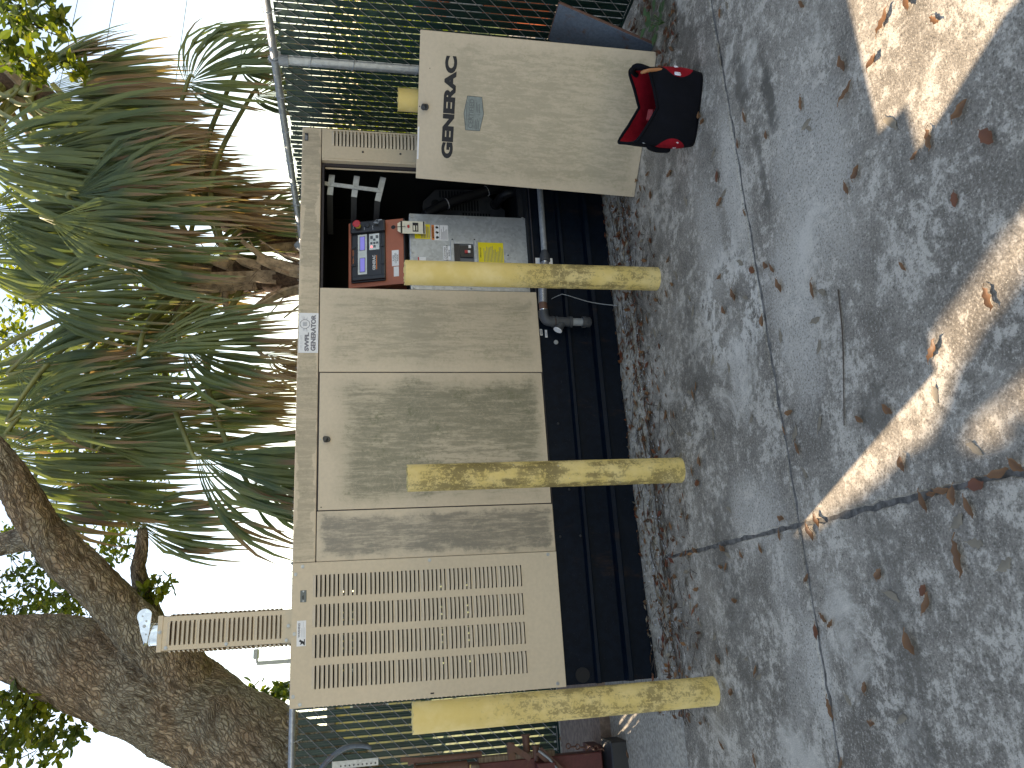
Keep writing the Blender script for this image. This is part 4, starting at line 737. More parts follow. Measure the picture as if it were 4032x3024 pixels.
# ------------------------------------------------------------------ the door taken off and leant on the bollard behind it
LD = thing('loose_door', 'beige door panel leaning upright on the concrete with large black lettering', 'door panel', (2.089, -.322, .003), rot=(0, 0, 0))
LD.rotation_mode = 'XYZ'; LD.rotation_euler = Matrix.Rotation(-.785, 3, 'Z').to_euler(); LD.rotation_euler = (Matrix.Rotation(-.785, 3, 'Z') @ Matrix.Rotation(-.168, 3, 'X')).to_euler()
mb = MB(); mb.bbox(0, .702, 0, .022, 0, 1.142, .003, 2); smooth_angle(mb.obj('panel', 'beige_lean', LD))
lettering('GENERAC', .071, 'ink', LD, (.357, -.0006, .988), FRONT, bold=.0042, width=.485, ext=.0005)
mb = MB(); hexp = [(.262,.900),(.342,.913),(.424,.900),(.424,.829),(.346,.815),(.264,.829)]
mb.prism(hexp, lambda u, v: (u, -.0012, v), lambda u, v: (u, -.0001, v)); bd = mb.obj('badge', 'silver_label', LD, fix=True); bd['label'] = 'grey six-sided certification sticker'
mb = MB()
for i in range(6): a, b = hexp[i], hexp[(i+1)%6]; mb.tube([(a[0],-.0014,a[1]),(b[0],-.0014,b[1])], .0013, 4)
mb.box(.264,.422,-.0016,-.0012,.862,.8635); mb.box(.264,.422,-.0016,-.0012,.891,.8925); mb.box(.342,.343,-.0016,-.0012,.83,.86); mb.obj('print', 'silver_dark', bd)
lettering('CERTIFIED', .031, 'silver_dark', bd, (.343,-.0017,.877), FRONT, width=.14, ext=.0004, bold=.0006)
lettering('QUALIFIED INSTALLER', .010, 'silver_dark', bd, (.343,-.0017,.899), FRONT, width=.1, ext=.0003) if False else lines(bd, .285, .40, [.898], -.0013, 'silver_dark', .004, 2)
lines(bd, .27, .335, [.835,.843,.851], -.0013, 'silver_dark', .004, 3); lines(bd, .35, .415, [.835,.843,.851], -.0013, 'silver_dark', .004, 4)
mb = MB(); mb.box(.098,.258,-.0012,-.0002,1.131,1.139); mb.obj('label', 'white_label', LD)
mb = MB(); mb.prism([(.014*cos(a)*1.1, .012*sin(a)+(.007 if sin(a) > 0 else -.007)) for a in [i*2*pi/20 for i in range(20)]], lambda u, v: (.355+u, 0, 1.107+v), lambda u, v: (.355+u*.95, -.014, 1.107+v*.95)).tube([(.355,-.014,1.112),(.355,-.03,1.112),(.355,-.033,1.112)], [.0135,.013,.010], 16); mb.obj('knob', 'black_plastic', LD)
mb = MB(); mb.tube([(.355,.0005,1.134),(.355,-.0008,1.134)], .003, 10); mb.tube([(.535,.0005,1.09),(.535,-.0008,1.09)], .0022, 10); mb.obj('hole', 'ink', LD)
mb = MB(); mb.bbox(.02, .682, .0225, .03, .02, .055, .002); mb.bbox(.02,.682,.0225,.03,1.09,1.125,.002); mb.obj('stiffener', 'beige_clean', LD)

# ------------------------------------------------------------------ bollards
def bollard(x, y, h, mat, label, lean=(0, 0), seed=0):
    t = thing('bollard', label, 'bollard', (x, y, 0), 'yellow steel bollards in front of the generator')
    mb = MB(); n = 40; r = .057; rings = []; zs = [-.02, .0]+[h*i/14 for i in range(1, 15)]
    rn = random.Random(seed)
    for z in zs: rings.append([(x+lean[0]*z+r*cos(2*pi*j/n), y+lean[1]*z+r*sin(2*pi*j/n), z+(.004*mnoise.noise(Vector((j*.7, seed, z)))+rn.uniform(-.0025,.001) if z >= h-1e-6 else 0)) for j in range(n)])
    rings.append([(x+lean[0]*h+(r-.007)*cos(2*pi*j/n), y+lean[1]*h+(r-.007)*sin(2*pi*j/n), h-.002) for j in range(n)])
    rings.append([(x+lean[0]*h+(r-.009)*cos(2*pi*j/n), y+lean[1]*h+(r-.009)*sin(2*pi*j/n), h-.02) for j in range(n)])
    k = len(rings); mb.add([v for q in rings for v in q], [(i*n+j, i*n+(j+1)%n, (i+1)*n+(j+1)%n, (i+1)*n+j) for i in range(k-1) for j in range(n)])
    smooth_angle(mb.obj('pipe', mat, t), 40)
    c = MB(); vs = [(x+lean[0]*h, y+lean[1]*h, h-.006)]; rr = [.25,.5,.75,1.]
    for q in rr: vs += [(x+lean[0]*h+.0495*q*cos(2*pi*j/24), y+lean[1]*h+.0495*q*sin(2*pi*j/24), h-.006-.012*q*q+.003*rn.uniform(-1,1)) for j in range(24)]
    fs = [(0, 1+j, 1+(j+1)%24) for j in range(24)]
    for i in range(3): fs += [(1+i*24+j, 1+(i+1)*24+j, 1+(i+1)*24+(j+1)%24, 1+i*24+(j+1)%24) for j in range(24)]
    c.add(vs, fs); c.obj('concrete_fill', 'concrete_fill', t, smooth=True)
bollard(1.5525, -.467, 1.215, 'yellow_0', 'yellow bollard in front of the open control bay', (0, 0), 1)
bollard(.6115, -.464, 1.222, 'yellow_1', 'yellow bollard in front of the algae-streaked centre door, most stained of all', (-.004, 0), 2)
bollard(-.313, -.521, 1.224, 'yellow_2', 'yellow bollard beside the louvred end, nearest the red machinery', (-.006, 0), 3)
bollard(2.56, -.36, 1.222, 'yellow_3', 'yellow bollard mostly hidden behind the leaning beige door', (.008, .004), 4)

# ------------------------------------------------------------------ fences
RZ = 1.865
def fence(name, label, A, B, posts, flip, w):
    """slatted chain link from A to B; posts = distances along it"""
    A = Vector(A); B = Vector(B); Lf = (B-A).length; d = (B-A)/Lf; nrm = Vector((d.y, -d.x, 0))*(1 if flip else -1)   # nrm: towards the yard
    t = thing(name, label, 'fence', A)
    mb = MB(); mb.tube([A+Vector((0,0,RZ)), B+Vector((0,0,RZ))], .0215, 18); rail = smooth_angle(mb.obj('top_rail', 'galvanised', t))
    for s_, top, rr in posts:
        p = A+d*s_+nrm*.0; q = MB()
        q.tube([p+Vector((0,0,-.05)), p+Vector((0,0,RZ-.03))], rr, 18); po = smooth_angle(q.obj('post', 'galvanised', t))
        q = MB(); q.tube([p+Vector((0,0,RZ-.075)), p+Vector((0,0,RZ-.022))], rr+.006, 18)
        if top: q.tube([p+Vector((0,0,RZ-.02)), p+Vector((0,0,RZ+.02)), p+Vector((0,0,RZ+.045)), p+Vector((0,0,RZ+.06)), p+Vector((0,0,RZ+.066))], [rr+.006,rr+.006,rr*.8,rr*.4,.004], 18)
        else: ring = ring_at(p+Vector((0,0,RZ)), d, .025, .009); q.add(ring.v, ring.f)
        smooth_angle(q.obj('post_cap', 'pipe_grey', po))
        for zz in (.5, 1.1, 1.45, 1.68):
            ring_at(p+Vector((0,0,zz)), Vector((d.x*.3, d.y*.3, 1)), rr+.006, .002).obj('tie_wire', 'galvanised', po, smooth=True)
    # slats
    pitch = .0478; ns = int(Lf/pitch); sm = MB(); prof = [(-w/2,0),(-w/2+.003,-.0025),(-w/4,-.001),(0,-.0025),(w/4,-.001),(w/2-.003,-.0025),(w/2,0)]
    Z0, Z1 = .055, RZ-.03; k = len(prof)
    vs = [(u, v, z) for z in (0, Z1-Z0) for u, v in prof]; sm.add(vs, [(i, i+1, k+i+1, k+i) for i in range(k-1)])
    me = sm.mesh('slat', ['slat_green']); ang = math.atan2(d.y, d.x) if flip else math.atan2(-d.y, -d.x)
    rr = random.Random(5)
    for i in range(ns):
        p = A+d*(pitch*(i+.5)); inst('slat', me, t, (p.x, p.y, Z0+rr.uniform(-.012,.008)), (0, 0, ang+rr.uniform(-.06,.06)))
    # woven wire: one family of diagonals before the slats, one behind
    wm = MB(); step = .098; H = RZ-.04
    def clip(s0):
        pts = []
        a0 = max(0, s0); a1 = min(Lf, s0+H)
        return (a0, a1) if a1-a0 > .05 else None
    for fam, off in ((1, .0055), (-1, -.006)):
        s0 = -H
        while s0 < Lf:
            c = clip(s0)
            if c:
                def P3(s_): z = (s_-s0) if fam == 1 else H-(s_-s0); q = A+d*s_+nrm*off; return (q.x, q.y, z+.045)
                wm.tube([P3(c[0]), P3(c[1])], .0023, 4, False)
            s0 += step
    for i in range(int(Lf/.0489)):
        p = A+d*(.0489*i)+nrm*.012; z = RZ+.022
        for sg_ in (-1, 1): wm.tube([p+Vector((0,0,RZ-.03)), p+Vector((0,0,z)), p+d*.008*sg_+Vector((0,0,z+.012))], .0014, 4, False)
    wm.obj('chain_link', 'wire_grey', t)
    bt = MB(); bt.tube([A+nrm*.008+Vector((0,0,.06)), B+nrm*.008+Vector((0,0,.06))], .003, 6); bt.tube([A+nrm*.004+Vector((0,0,.045)), B+nrm*.004+Vector((0,0,.045))], .008, 6); bt.obj('tension_wire', 'slat_green', t)
    s_ = .12
    while s_ < Lf:
        p = A+d*s_; ring_at(p+Vector((0,0,RZ)), Vector((d.x, d.y, .25)), .0235, .0018).obj('tie_wire', 'galvanised', rail, smooth=True); q = MB(); q.tube([p+nrm*.022+Vector((0,0,RZ-.01)), p+nrm*.014+d*.02+Vector((0,0,RZ-.07))], .0018, 5); q.obj('tie_wire', 'galvanised', rail); s_ += .33 if s_ > 1 else .27
    return t
fence('slatted_fence', 'green slatted chain-link fence running behind the generator', (-2.2, 2.1, 0), (2.96, 2.1, 0), [(.35, 0, .03), (2.7, 0, .03)], True, .036)
fence('slatted_fence', 'green slatted chain-link fence along the right, behind the leaning door', (3.0, 2.1, 0), (3.0, -1.6, 0), [(0, 1, .038), (2.17, 0, .03)], True, .0425)

# ------------------------------------------------------------------ steel plate, weed, machinery
t = thing('steel_plate', 'blue-grey rusty steel plate propped against the fence behind the leaning door', 'steel plate', (2.72, -.78, 0))
mb = MB(); poly = [(2.80,-.843,.480),(2.80,-.609,.477),(2.62,-.47,.0),(2.655,-.79,.0)]
a_ = [Vector(p) for p in poly]; nn = (a_[1]-a_[0]).cross(a_[2]-a_[0]).normalized()*.006
mb.add([v for v in a_]+[v+nn for v in a_], [(0,1,2,3),(7,6,5,4),(0,3,7,4),(1,0,4,5),(2,1,5,6),(3,2,6,7)]); pl = mb.obj('plate', 'blue_steel', t, fix=True)
mb = MB(); mb.tube([a_[0]-nn*.6, a_[3]-nn*.6], .007, 6); mb.tube([a_[0]-nn*.6, a_[1]-nn*.6], .006, 6); mb.obj('edge', 'rust', t)
wd = thing('weed', 'small green weed growing among dry leaves by the fence corner', 'weed', (2.66, -.93, 0))
r_ = random.Random(8)
for i in range(13):
    a = i*2.4; rad = .02+.035*r_.random(); z = .02+.07*r_.random(); base = Vector((2.66+rad*cos(a), -.93+rad*sin(a), z)); d = Vector((cos(a), sin(a), .3)); s_ = Vector((-sin(a), cos(a), 0)); Lw = r_.uniform(.05,.085)
    q = MB(); q.add([base, base+d*Lw*.4+s_*Lw*.36, base+d*Lw*.45+Vector((0,0,-.004)), base+d*Lw*.4-s_*Lw*.36, base+d*Lw+Vector((0,0,-.01))], [(0,2,1),(0,3,2),(1,2,4),(2,3,4)]); q.obj('leaf', 'weed_leaf', wd)
q = MB()
for i in range(13): a = i*2.4; q.tube([(2.66,-.93,0),(2.66+.03*cos(a),-.93+.03*sin(a),.06)], .0015, 5)
q.obj('stem', 'weed_leaf', wd)

MC = thing('red_machinery', 'rusty red steel machinery with old timber and a curved grey sheet by the left fence', 'machinery', (-.9, .85, 0))
mb = MB(); mb.bbox(-1.25,-.70,.78,.86,.12,.86,.004); mb.bbox(-1.25,-.715,.70,.78,.40,.50,.004); mb.obj('red_frame', 'red_machine', MC)
mb = MB(); mb.bbox(-1.3,-.668,.80,.95,.86,.895,.003) if False else mb.bbox(-1.2,-.672,.79,.84,.38,.80,.004); mb.bbox(-1.2,-.70,.74,.79,.80,.845,.004); mb.obj('timber', 'old_timber', MC)
mb = MB(); mb.bbox(-1.2,-.700,.765,.775,.835,.85,.002); mb.obj('stripe', 'yellow_0', MC)
for (x, y, z0, z1, rr) in ((-.612,.82,.50,.56,.02),(-.640,.80,.78,1.16,.016),(-.668,.79,.44,.53,.018),(-.69,.80,.86,1.13,.03)):
    mb = MB(); mb.tube([(x-.06,y,(z0+z1)/2-.0),(x+.02,y,(z0+z1)/2)] if z1-z0 < .1 else [(x-.02,y,z0),(x-.02,y,z1)], rr, 14); mb.tube([(x+.02,y,(z0+z1)/2),(x+.028,y,(z0+z1)/2)] if z1-z0 < .1 else [(x-.02,y,z1),(x-.02,y,z1+.012)], rr*1.35, 14); smooth_angle(mb.obj('pin', 'rust', MC))
mb = MB(); strip(mb, (-.62,.64), (-.70,.52), .03, .77, .008); mb.obj('bracket', 'rust', MC, fix=True); mb = MB(); mb.bbox(-.70,-.615,.78,.81,.60,.64,.003); mb.obj('bracket', 'rust', MC); mb = MB(); strip(mb, (-.645,1.21), (-.66,1.06), .02, .78, .02); mb.obj('bracket', 'rust', MC, fix=True)
mb = MB(); strip(mb, (-.657,.482), (-.80,.34), .045, .72, .012); mb.obj('arm', 'rust', MC, fix=True)
mb = MB(); mb.tube([(-.655,.715,.485),(-.70,.71,.43),(-.80,.70,.36)], .007, 8); mb.obj('rod', 'pipe_grey', MC)
mb = MB(); mb.bbox(-1.1,-.640,.66,.84,.0,.10,.006); mb.obj('base_block', 'dark_metal', MC)
mb = MB(); mb.bbox(-1.1,-.69,.86,1.1,.0,.14,.004); mb.obj('red_frame', 'red_machine', MC)
# perforated strip
mb = MB(); slotted(mb, -1.0, -.626, 1.322, 1.50, .80, []); mb = MB()
mb.box(-.664,-.628,.80,.803,1.325,1.56); pf = mb.obj('perforated_strip', 'galvanised', MC)
q = MB()
for i in range(9): q.tube([(-.652,.7995,1.34+.022*i),(-.652,.7985,1.34+.022*i)], .0042, 10)
q.obj('hole', 'ink', pf)
# curved grey sheet (like a fender) with its pale rim towards us
mb = MB(); nA = 16; vs = []
for i in range(nA+1):
    a = radians(-20+95*i/nA); 
    for yy in (.74, 1.02): vs.append((-.78+.20*cos(a)*1.05, yy, 1.44+.20*sin(a)))
mb.add(vs, [(2*i, 2*i+1, 2*i+3, 2*i+2) for i in range(nA)]); mb.obj('curved_sheet', 'cast_iron', MC, smooth=True)
mb = MB(); mb.tube([(-.78+.215*cos(radians(-22+97*i/nA))*1.05, .735, 1.44+.215*sin(radians(-22+97*i/nA))) for i in range(nA+1)], .011, 8); mb.obj('sheet_rim', 'blue_steel', MC, smooth=True)
ch = MB(); 
for i in range(9):
    c_ = Vector((-.66-.004*i, .80-.01*(i % 2), .30-.026*i)); rr = ring_at(c_, (1, 0, 0) if i % 2 else (0, 1, .2), .013, .0035, 12); ch.add(rr.v, rr.f)
ch.obj('chain', 'rust', MC, smooth=True)

# ------------------------------------------------------------------ tool bag
BG = thing('tool_bag', 'open black and red fabric tool bag on the concrete by the leaning door', 'tool bag', (2.024, -1.133, 0), rot=(0, 0, math.atan2(-.138, .196)))
bw_, bd_ = .305, .20     # local x across the front, y to the back, origin front centre
def bagring(z, t):
    hw = bw_/2*(1.0+.03*sin(pi*t)); pts = []; N = 40
    for i in range(N):
        a = 2*pi*i/N; ca, sa = cos(a), sin(a); e = .38
        x = hw*math.copysign(abs(ca)**e, ca); y = bd_/2+bd_/2*math.copysign(abs(sa)**e, sa)
        pts.append([x, y, z])
    return pts
rows = []; NZ = 14
for k in range(NZ+1):
    t = k/NZ; ring = bagring(.0, t)
    for p in ring:
        s_ = p[0]/(bw_/2); top = .178+.062*abs(s_)**1.15*(1 if s_ > 0 else 1.35)+ (.03 if p[1] > bd_*.6 else 0)
        p[2] = top*t
        bulge = .012*sin(pi*t)
        if p[1] < .02: p[1] -= bulge*.6-.03*t*t*(1-s_*s_)*1.0
        if p[1] > bd_-.02: p[1] += bulge*.4-.02*t*t*(1-s_*s_)
        p[0] += (.010*sin(pi*t))*math.copysign(1, s_) if abs(s_) > .8 else 0
        wv = Vector((p[0]*14, p[1]*14, p[2]*9)); p[0] += .006*mnoise.noise(wv)*t; p[1] += .008*mnoise.noise(wv+Vector((3,1,2)))*t
    rows.append(ring)
N = 40
mb = MB(); mb.add([v for r in rows for v in r]+[(0, bd_/2, .001)], [])
for k in range(NZ):
    for i in range(N):
        p = rows[k][i]; xm = rows[7][i][0]; side = abs(xm) > bw_*.385 or abs(rows[7][(i+1)%N][0]) > bw_*.385
        red = side and 2 <= k < NZ-3 and p[1] < bd_*.85 and abs(xm) > bw_*(.36+.0*k)
        mb.f.append((k*N+i, k*N+(i+1)%N, (k+1)*N+(i+1)%N, (k+1)*N+i)); mb.mi.append(1 if red else 0)
for i in range(N): mb.f.append(((i+1)%N, i, (NZ+1)*N)); mb.mi.append(0)
mb.mi = [0]*len(mb.f); mb.obj('shell', 'bag_shell', BG, smooth=True)
li = MB(); inner = [[(bw_/2*0+p[0]*.955, bd_/2+(p[1]-bd_/2)*.93, p[2]-.004) for p in r] for r in rows[5:]]
li.add([v for r in inner for v in r], [(k*N+(i+1)%N, k*N+i, (k+1)*N+i, (k+1)*N+(i+1)%N) for k in range(len(inner)-1) for i in range(N)]); li.add([v for v in inner[0]], [tuple(range(N))]); li.obj('lining', 'bag_red', BG, smooth=True)
rm = MB(); rm.tube([((p[0]*.985), bd_/2+(p[1]-bd_/2)*.98, p[2]+.001) for p in rows[-1]]+[(rows[-1][0][0]*.985, bd_/2+(rows[-1][0][1]-bd_/2)*.98, rows[-1][0][2]+.001)], .007, 8, False); rm.obj('rim', 'bag_black', BG, smooth=True)
hd = MB(); hd.tube(curve_pts([(.140,.03,.215),(.158,.06,.262),(.156,.10,.276),(.140,.15,.262),(.130,.17,.235)]), .010, 10); hd.obj('handle', 'bag_black', BG, smooth=True)
hd = MB(); hd.tube(curve_pts([(-.128,.03,.225),(-.155,.035,.20),(-.168,.05,.15),(-.165,.055,.095)]), [.010]*9+[.016]*12+[.017,.016,.015,.012], 10); hd.obj('shoulder_strap', 'bag_black', BG, smooth=True)
hd = MB(); hd.bbox(-.150,-.13,.02,.06,.215,.232,.003); hd.obj('buckle', 'pipe_grey', BG)
lettering('Milwaukee', .034, 'bag_print', BG, (.147, .017, .118), (pi/2, 0, radians(52)), name='lettering', shear=.5, bold=.001, ext=.003, width=.062)
lettering('Milwaukee', .02, 'bag_print', BG, (-.148, .018, .085), (pi/2, 0, -radians(52)), name='lettering', shear=.4, ext=.003, width=.042)
Rb = Matrix.Rotation(math.atan2(-.138, .196), 4, 'Z'); Rb.translation = (2.024, -1.133, 0)
def bagp(x, y, z): return Rb @ Vector((x, y, z))
tl = thing('red_tool', 'small red boxed tool lying inside the open tool bag', 'tool', bagp(-.035, .11, .14), rot=(.35, .1, math.atan2(-.138, .196)))
mb = MB(); mb.bbox(-.024,.024,-.016,.016,.0,.055,.004); mb.obj('body', 'tool_red', tl)
mb = MB(); mb.bbox(-.009,.009,-.0185,-.0165,.02,.036,.001); mb.obj('screen', 'panel_grey', tl)
mb = MB()
for x in (-.018, .018):
    for z in (.018, .04): mb.box(x-.004,x+.004,-.0175,-.0163,z-.004,z+.004)
mb.obj('button', 'red_plastic', tl)
pk = thing('pliers', 'pair of tan-gripped pliers tucked in the tool bag end pocket', 'pliers', bagp(.135, .03, .17), rot=(0, 0, math.atan2(-.138, .196)))
for s_ in (-1, 1):
    mb = MB(); mb.tube(curve_pts([(.012, .012*s_*.4, -.02), (.010, .011*s_, .03), (.004, .012*s_, .07), (-.006, .006*s_, .095)]), [.006]*6+[.0075]*14+[.007,.0065,.006,.005,.004], 8); mb.obj('grip', 'tan_grip', pk, smooth=True)
mb = MB(); mb.bbox(.005,.02,-.01,.01,-.06,-.02,.003); mb.obj('jaw', 'dark_metal', pk)
# ------------------------------------------------------------------ fallen leaves, litter
def leaf_mesh(L, W_, curl, fold, mat, seed):
    r = random.Random(seed); mb = MB(); n = 7; vs = []
    for i in range(n+1):
        t = i/n; w = W_*sin(pi*t**.85)**.8*.5 if 0 < t < 1 else .0006; x = (t-.5)*L; z = .004+curl*(2*t-1)**2*L; b = r.uniform(-.004,.004)
        for s_ in (-1, 0, 1): vs.append((x, s_*w+b, z+abs(s_)*w*fold))
    for i in range(n):
        for j in range(2): a = i*3+j; mb.add([], []); mb.f.append((a, a+3, a+4, a+1)); mb.mi.append(0)
    mb.v = vs; q = MB(); q.v = vs; q.f = mb.f; q.mi = mb.mi; q.tube([(-L*.5,0,.004+curl*L),(-L*.5-.011,r.uniform(-.003,.003),.004)], .0009, 4)
    return q.mesh('dry_leaf', [mat], True)
LM = [leaf_mesh(.052+.006*(i % 3), .019+.004*(i % 4), (.10,.02,.16,.06)[i % 4], (.5,-.3,.8,.25)[i % 4], ('dry_leaf','dry_leaf_red','dry_leaf','dry_leaf_grey')[(i*7) % 4], i) for i in range(10)]
r_ = random.Random(12)
for i, (x, y, a, s_) in enumerate(LEAVES):
    o = inst('dry_leaf', LM[r_.choice([0,1,2,3,4,5,6,8,0,1,2,4,5,6,8,9,7]) % 10], None, (x, y, .001 if y < -.14 else .03), (r_.uniform(-.12,.12), r_.uniform(-.12,.12), a), (s_*.88, s_*.88, s_*.88))
    tag(o, 'fallen dry oak leaf lying on the concrete', 'leaf', 'fallen leaves on the concrete')
lt = MB()
def litter_leaf(x, y, z, L, r):
    a = r.uniform(0, 6.28); d = Vector((cos(a), sin(a), r.uniform(-.3,.3))); s_ = Vector((-sin(a), cos(a), r.uniform(-.4,.4)))*L*r.uniform(.13,.24); p = Vector((x, y, z+.006+.008*r.random()))
    lt.add([p-d*L/2, p+s_, p+d*L/2, p-s_, p+Vector((0,0,-.002))], [(0,4,1),(1,4,2),(2,4,3),(3,4,0)])
for k in range(1500):
    x = r_.uniform(-.45, 2.35); band = r_.random(); y = (-.14+r_.gauss(0,.045)) if band < .62 else (-.02+r_.gauss(0,.05)) if band < .8 else r_.uniform(-.5,-.15)
    if x > 1.5: y += .0
    if y > .02: y = .01
    z = .05*max(0, min(1, (y+.19)/.2)) if y > -.14 else .0
    lt.m(r_.choice([0,0,1,2])); 
    if r_.random() < .7: litter_leaf(x, y, max(0, z), r_.uniform(.02,.055), r_)
    else:
        a = r_.gauss(0,.7); q = Vector((cos(a), sin(a), 0))*r_.uniform(.015,.07); lt.m(3); lt.tube([(x-q.x, y-q.y, z+.006),(x+q.x*.2, y+q.y*.2+.004, z+.008),(x+q.x, y+q.y, z+.006)], .0013, 4)
for k in range(300):   # along the fence foot on the right and left
    if k < 170: x, y, z = 2.86+r_.gauss(0,.07), r_.uniform(-1.3,-.55), .01
    else: x, y, z = r_.uniform(-1.3,-.36), 1.98+r_.gauss(0,.06), .03
    lt.m(r_.choice([0,1,2,2])); litter_leaf(x, y, z, r_.uniform(.03,.07), r_)
for k in range(60): lt.m(r_.choice([0,1,2])); litter_leaf(2.56+r_.gauss(0,.06), -.93+r_.gauss(0,.09), .0, r_.uniform(.03,.06), r_)
for k in range(700):
    x = r_.uniform(-.45, 2.4); y = r_.gauss(-.1,.07); y = min(y, .01); z = .05*max(0, min(1, (y+.19)/.2)); s_ = r_.uniform(.0018,.0045); lt.m(4)
    lt.add([(x-s_,y,z),(x,y-s_,z),(x+s_,y,z),(x,y+s_,z),(x,y,z+s_*1.3)], [(0,1,4),(1,2,4),(2,3,4),(3,0,4)])
tag(lt.obj('leaf_litter', ['dry_leaf','dry_leaf_red','dry_leaf_grey','twig','pale_print']), 'dry leaves, twigs and pebbles drifted along the generator base', 'leaf litter', kind='stuff')
tw = MB(); tw.tube(curve_pts([(.898,-1.79,.004),(.76,-1.772,.006),(.62,-1.73,.004),(.501,-1.694,.004)], 6), [.0022]*10+[.0016]*9, 6)
tag(tw.obj('twig', 'twig', smooth=True), 'long thin bare twig lying on the open concrete', 'twig')
tw = MB(); tw.tube(curve_pts([(.93,-.175,.012),(.7,-.165,.013),(.45,-.155,.013),(.16,-.17,.012)], 6), .0026, 6)
tag(tw.obj('twig', 'twig', smooth=True), 'dark twig lying among the leaf litter before the skid', 'twig')

# ------------------------------------------------------------------ palms
UPV = Vector((0,0,1))
def frond(parent, hub, ax, L, spread, droop, dead, crown, seed):
    r = random.Random(seed); hub = Vector(hub); ax = Vector(ax).normalized()
    side = ax.cross(Vector((r.uniform(-.5,.5), -1+r.uniform(-.4,.4), .35))); side = side.normalized() if side.length > .1 else ax.orthogonal().normalized()
    nrm = side.cross(ax).normalized(); n = 38; vs = []; fs = []; tones = []
    S_ = radians(spread); step = 2*S_/n; ft_ = r.choice([-.15, 0, 0, .15, .4]); st = [0, .1, .22, .36, .52, .68, .84, 1.0]; grav = Vector((0,0,-1))
    for i in range(n):
        th = -S_+step*(i+.5)+r.uniform(-.03,.03); rnd = r.random()
        Li = L*(.80+.20*cos(th))*r.uniform(.72,1.12); d = (ax*cos(th)+side*sin(th)+nrm*.18*abs(sin(th))).normalized(); p = hub+ax*.12*L*max(0, cos(th))*.5
        bend = droop*r.uniform(.6,1.5); kink = r.random() < .35; base = len(vs); prev = 0
        for k, t in enumerate(st):
            ds = (t-prev)*Li; prev = t
            if k:
                g_ = bend*(t**1.2)*1.25
                if kink and k == 5: g_ += 1.2
                d = (d+grav*g_+Vector((r.uniform(-1,1), r.uniform(-1,1), r.uniform(-1,1)))*.075).normalized(); p = p+d*ds
            w = min(step*t*Li*1.08, .046*L)*.5 if t < .4 else .023*L*(1-(t-.4)/.6)**.75+.0008
            sd_ = d.cross(nrm); sd_ = sd_.normalized() if sd_.length > .05 else side
            up = sd_.cross(d).normalized()
            for q, s_ in enumerate((-1, 0, 1)): vs.append(p+sd_*w*s_+up*(w*.55 if s_ else 0)); tones.append((t, min(1, max(0, rnd*.75+.1+ft_)), dead, 1))
        for k in range(len(st)-1):
            for j in range(2): a = base+k*3+j; fs.append((a, a+1, a+4, a+3))
    mb = MB(); mb.add(vs, fs); o = mb.obj('frond', 'frond', parent)
    at = o.data.color_attributes.new('tone', 'FLOAT_COLOR', 'POINT'); at.data.foreach_set('color', [c for t in tones for c in t])
    c0 = Vector(crown)+Vector((r.uniform(-.10,.10), r.uniform(-.10,.10), r.uniform(-.22,.15)))
    mid = (c0+hub)/2+UPV*(.16*(hub-c0).length)*(1.0 if hub.z > c0.z-.6 else .9)
    pts = curve_pts([c0, mid, hub, hub+ax*.10*L], 7); m_ = len(pts)
    pt = MB(); pt.tube(pts, [.024*(1-i/(m_-1))**1.2+.0085*(i/(m_-1))**.3*(1 if i < m_-3 else .6)+.003 for i in range(m_)], 6); pt.obj('petiole', 'petiole' if dead < .6 else 'boot', o, smooth=True)
    return o
def palm(name, label, trunk, crown, fronds, boots, seed):
    t = thing(name, label, 'palm tree', (trunk[0][0], trunk[0][1], 0)); r = random.Random(seed)
    pts = curve_pts([(trunk[0][0], trunk[0][1], -.05)]+trunk, 6); mb = MB(); mb.tube(pts, [.13+.012*sin(i*1.7) for i in range(len(pts))], 20); mb.obj('trunk', 'palm_fibre', t, smooth=True)
    # old leaf bases criss-crossing the trunk
    T = [Vector(p) for p in trunk]
    for k in range(boots):
        u = k/boots*(len(T)-1.001); i = int(u); c = T[i].lerp(T[i+1], u-i); d = (T[i+1]-T[i]).normalized(); a = k*2.4+r.uniform(-.4,.4)
        o = d.orthogonal().normalized(); o = Matrix.Rotation(a, 3, d) @ o; s_ = d.cross(o)
        L = r.uniform(.22,.42); p0 = c+o*.10-d*.05; p1 = c+o*.17+d*L*.45; p2 = c+o*(.26+.12*r.random())+d*L; q = MB()
        for (pp, w, th) in ((p0,.065,.02),(p1,.042,.016),(p2,.026,.012)): q.v += [tuple(pp-s_*w+o*0), tuple(pp+s_*w), tuple(pp+s_*w*.8+o*th), tuple(pp-s_*w*.8+o*th)]
        for a_ in (0, 4): 
            for j in range(4): q.f.append((a_+j, a_+(j+1)%4, a_+4+(j+1)%4, a_+4+j)); q.mi.append(0)
        q.f.append((8,9,10,11)); q.mi.append(0); q.f.append((3,2,1,0)); q.mi.append(0); q.obj('leaf_base', 'boot', t)
    fb = MB()
    for k in range(260):
        u = r.uniform(0, len(T)-1.01); i = int(u); c = T[i].lerp(T[i+1], u-i); a = r.uniform(0, 6.28); o = Vector((cos(a), sin(a), r.uniform(-.3,.5))); p = c+o*.125
        fb.tube([p, p+o*.05+Vector((r.uniform(-.05,.05), r.uniform(-.05,.05), r.uniform(-.05,.06))), p+o*.07+Vector((r.uniform(-.1,.1), r.uniform(-.1,.1), r.uniform(-.12,.04)))], .0015, 3, False)
    f_ = fb.obj('fibre', 'palm_fibre', t); f_['kind'] = 'stuff'
    for i, (x, y, z, ax, ay, az, L, sp, dr_, dd) in enumerate(fronds): frond(t, (x, y, z), (ax, ay, az), L, sp, dr_, dd, crown, seed*100+i)
    return t
ca = Vector(PALM_A[-1])*.55+Vector(PALM_A[2])*.45
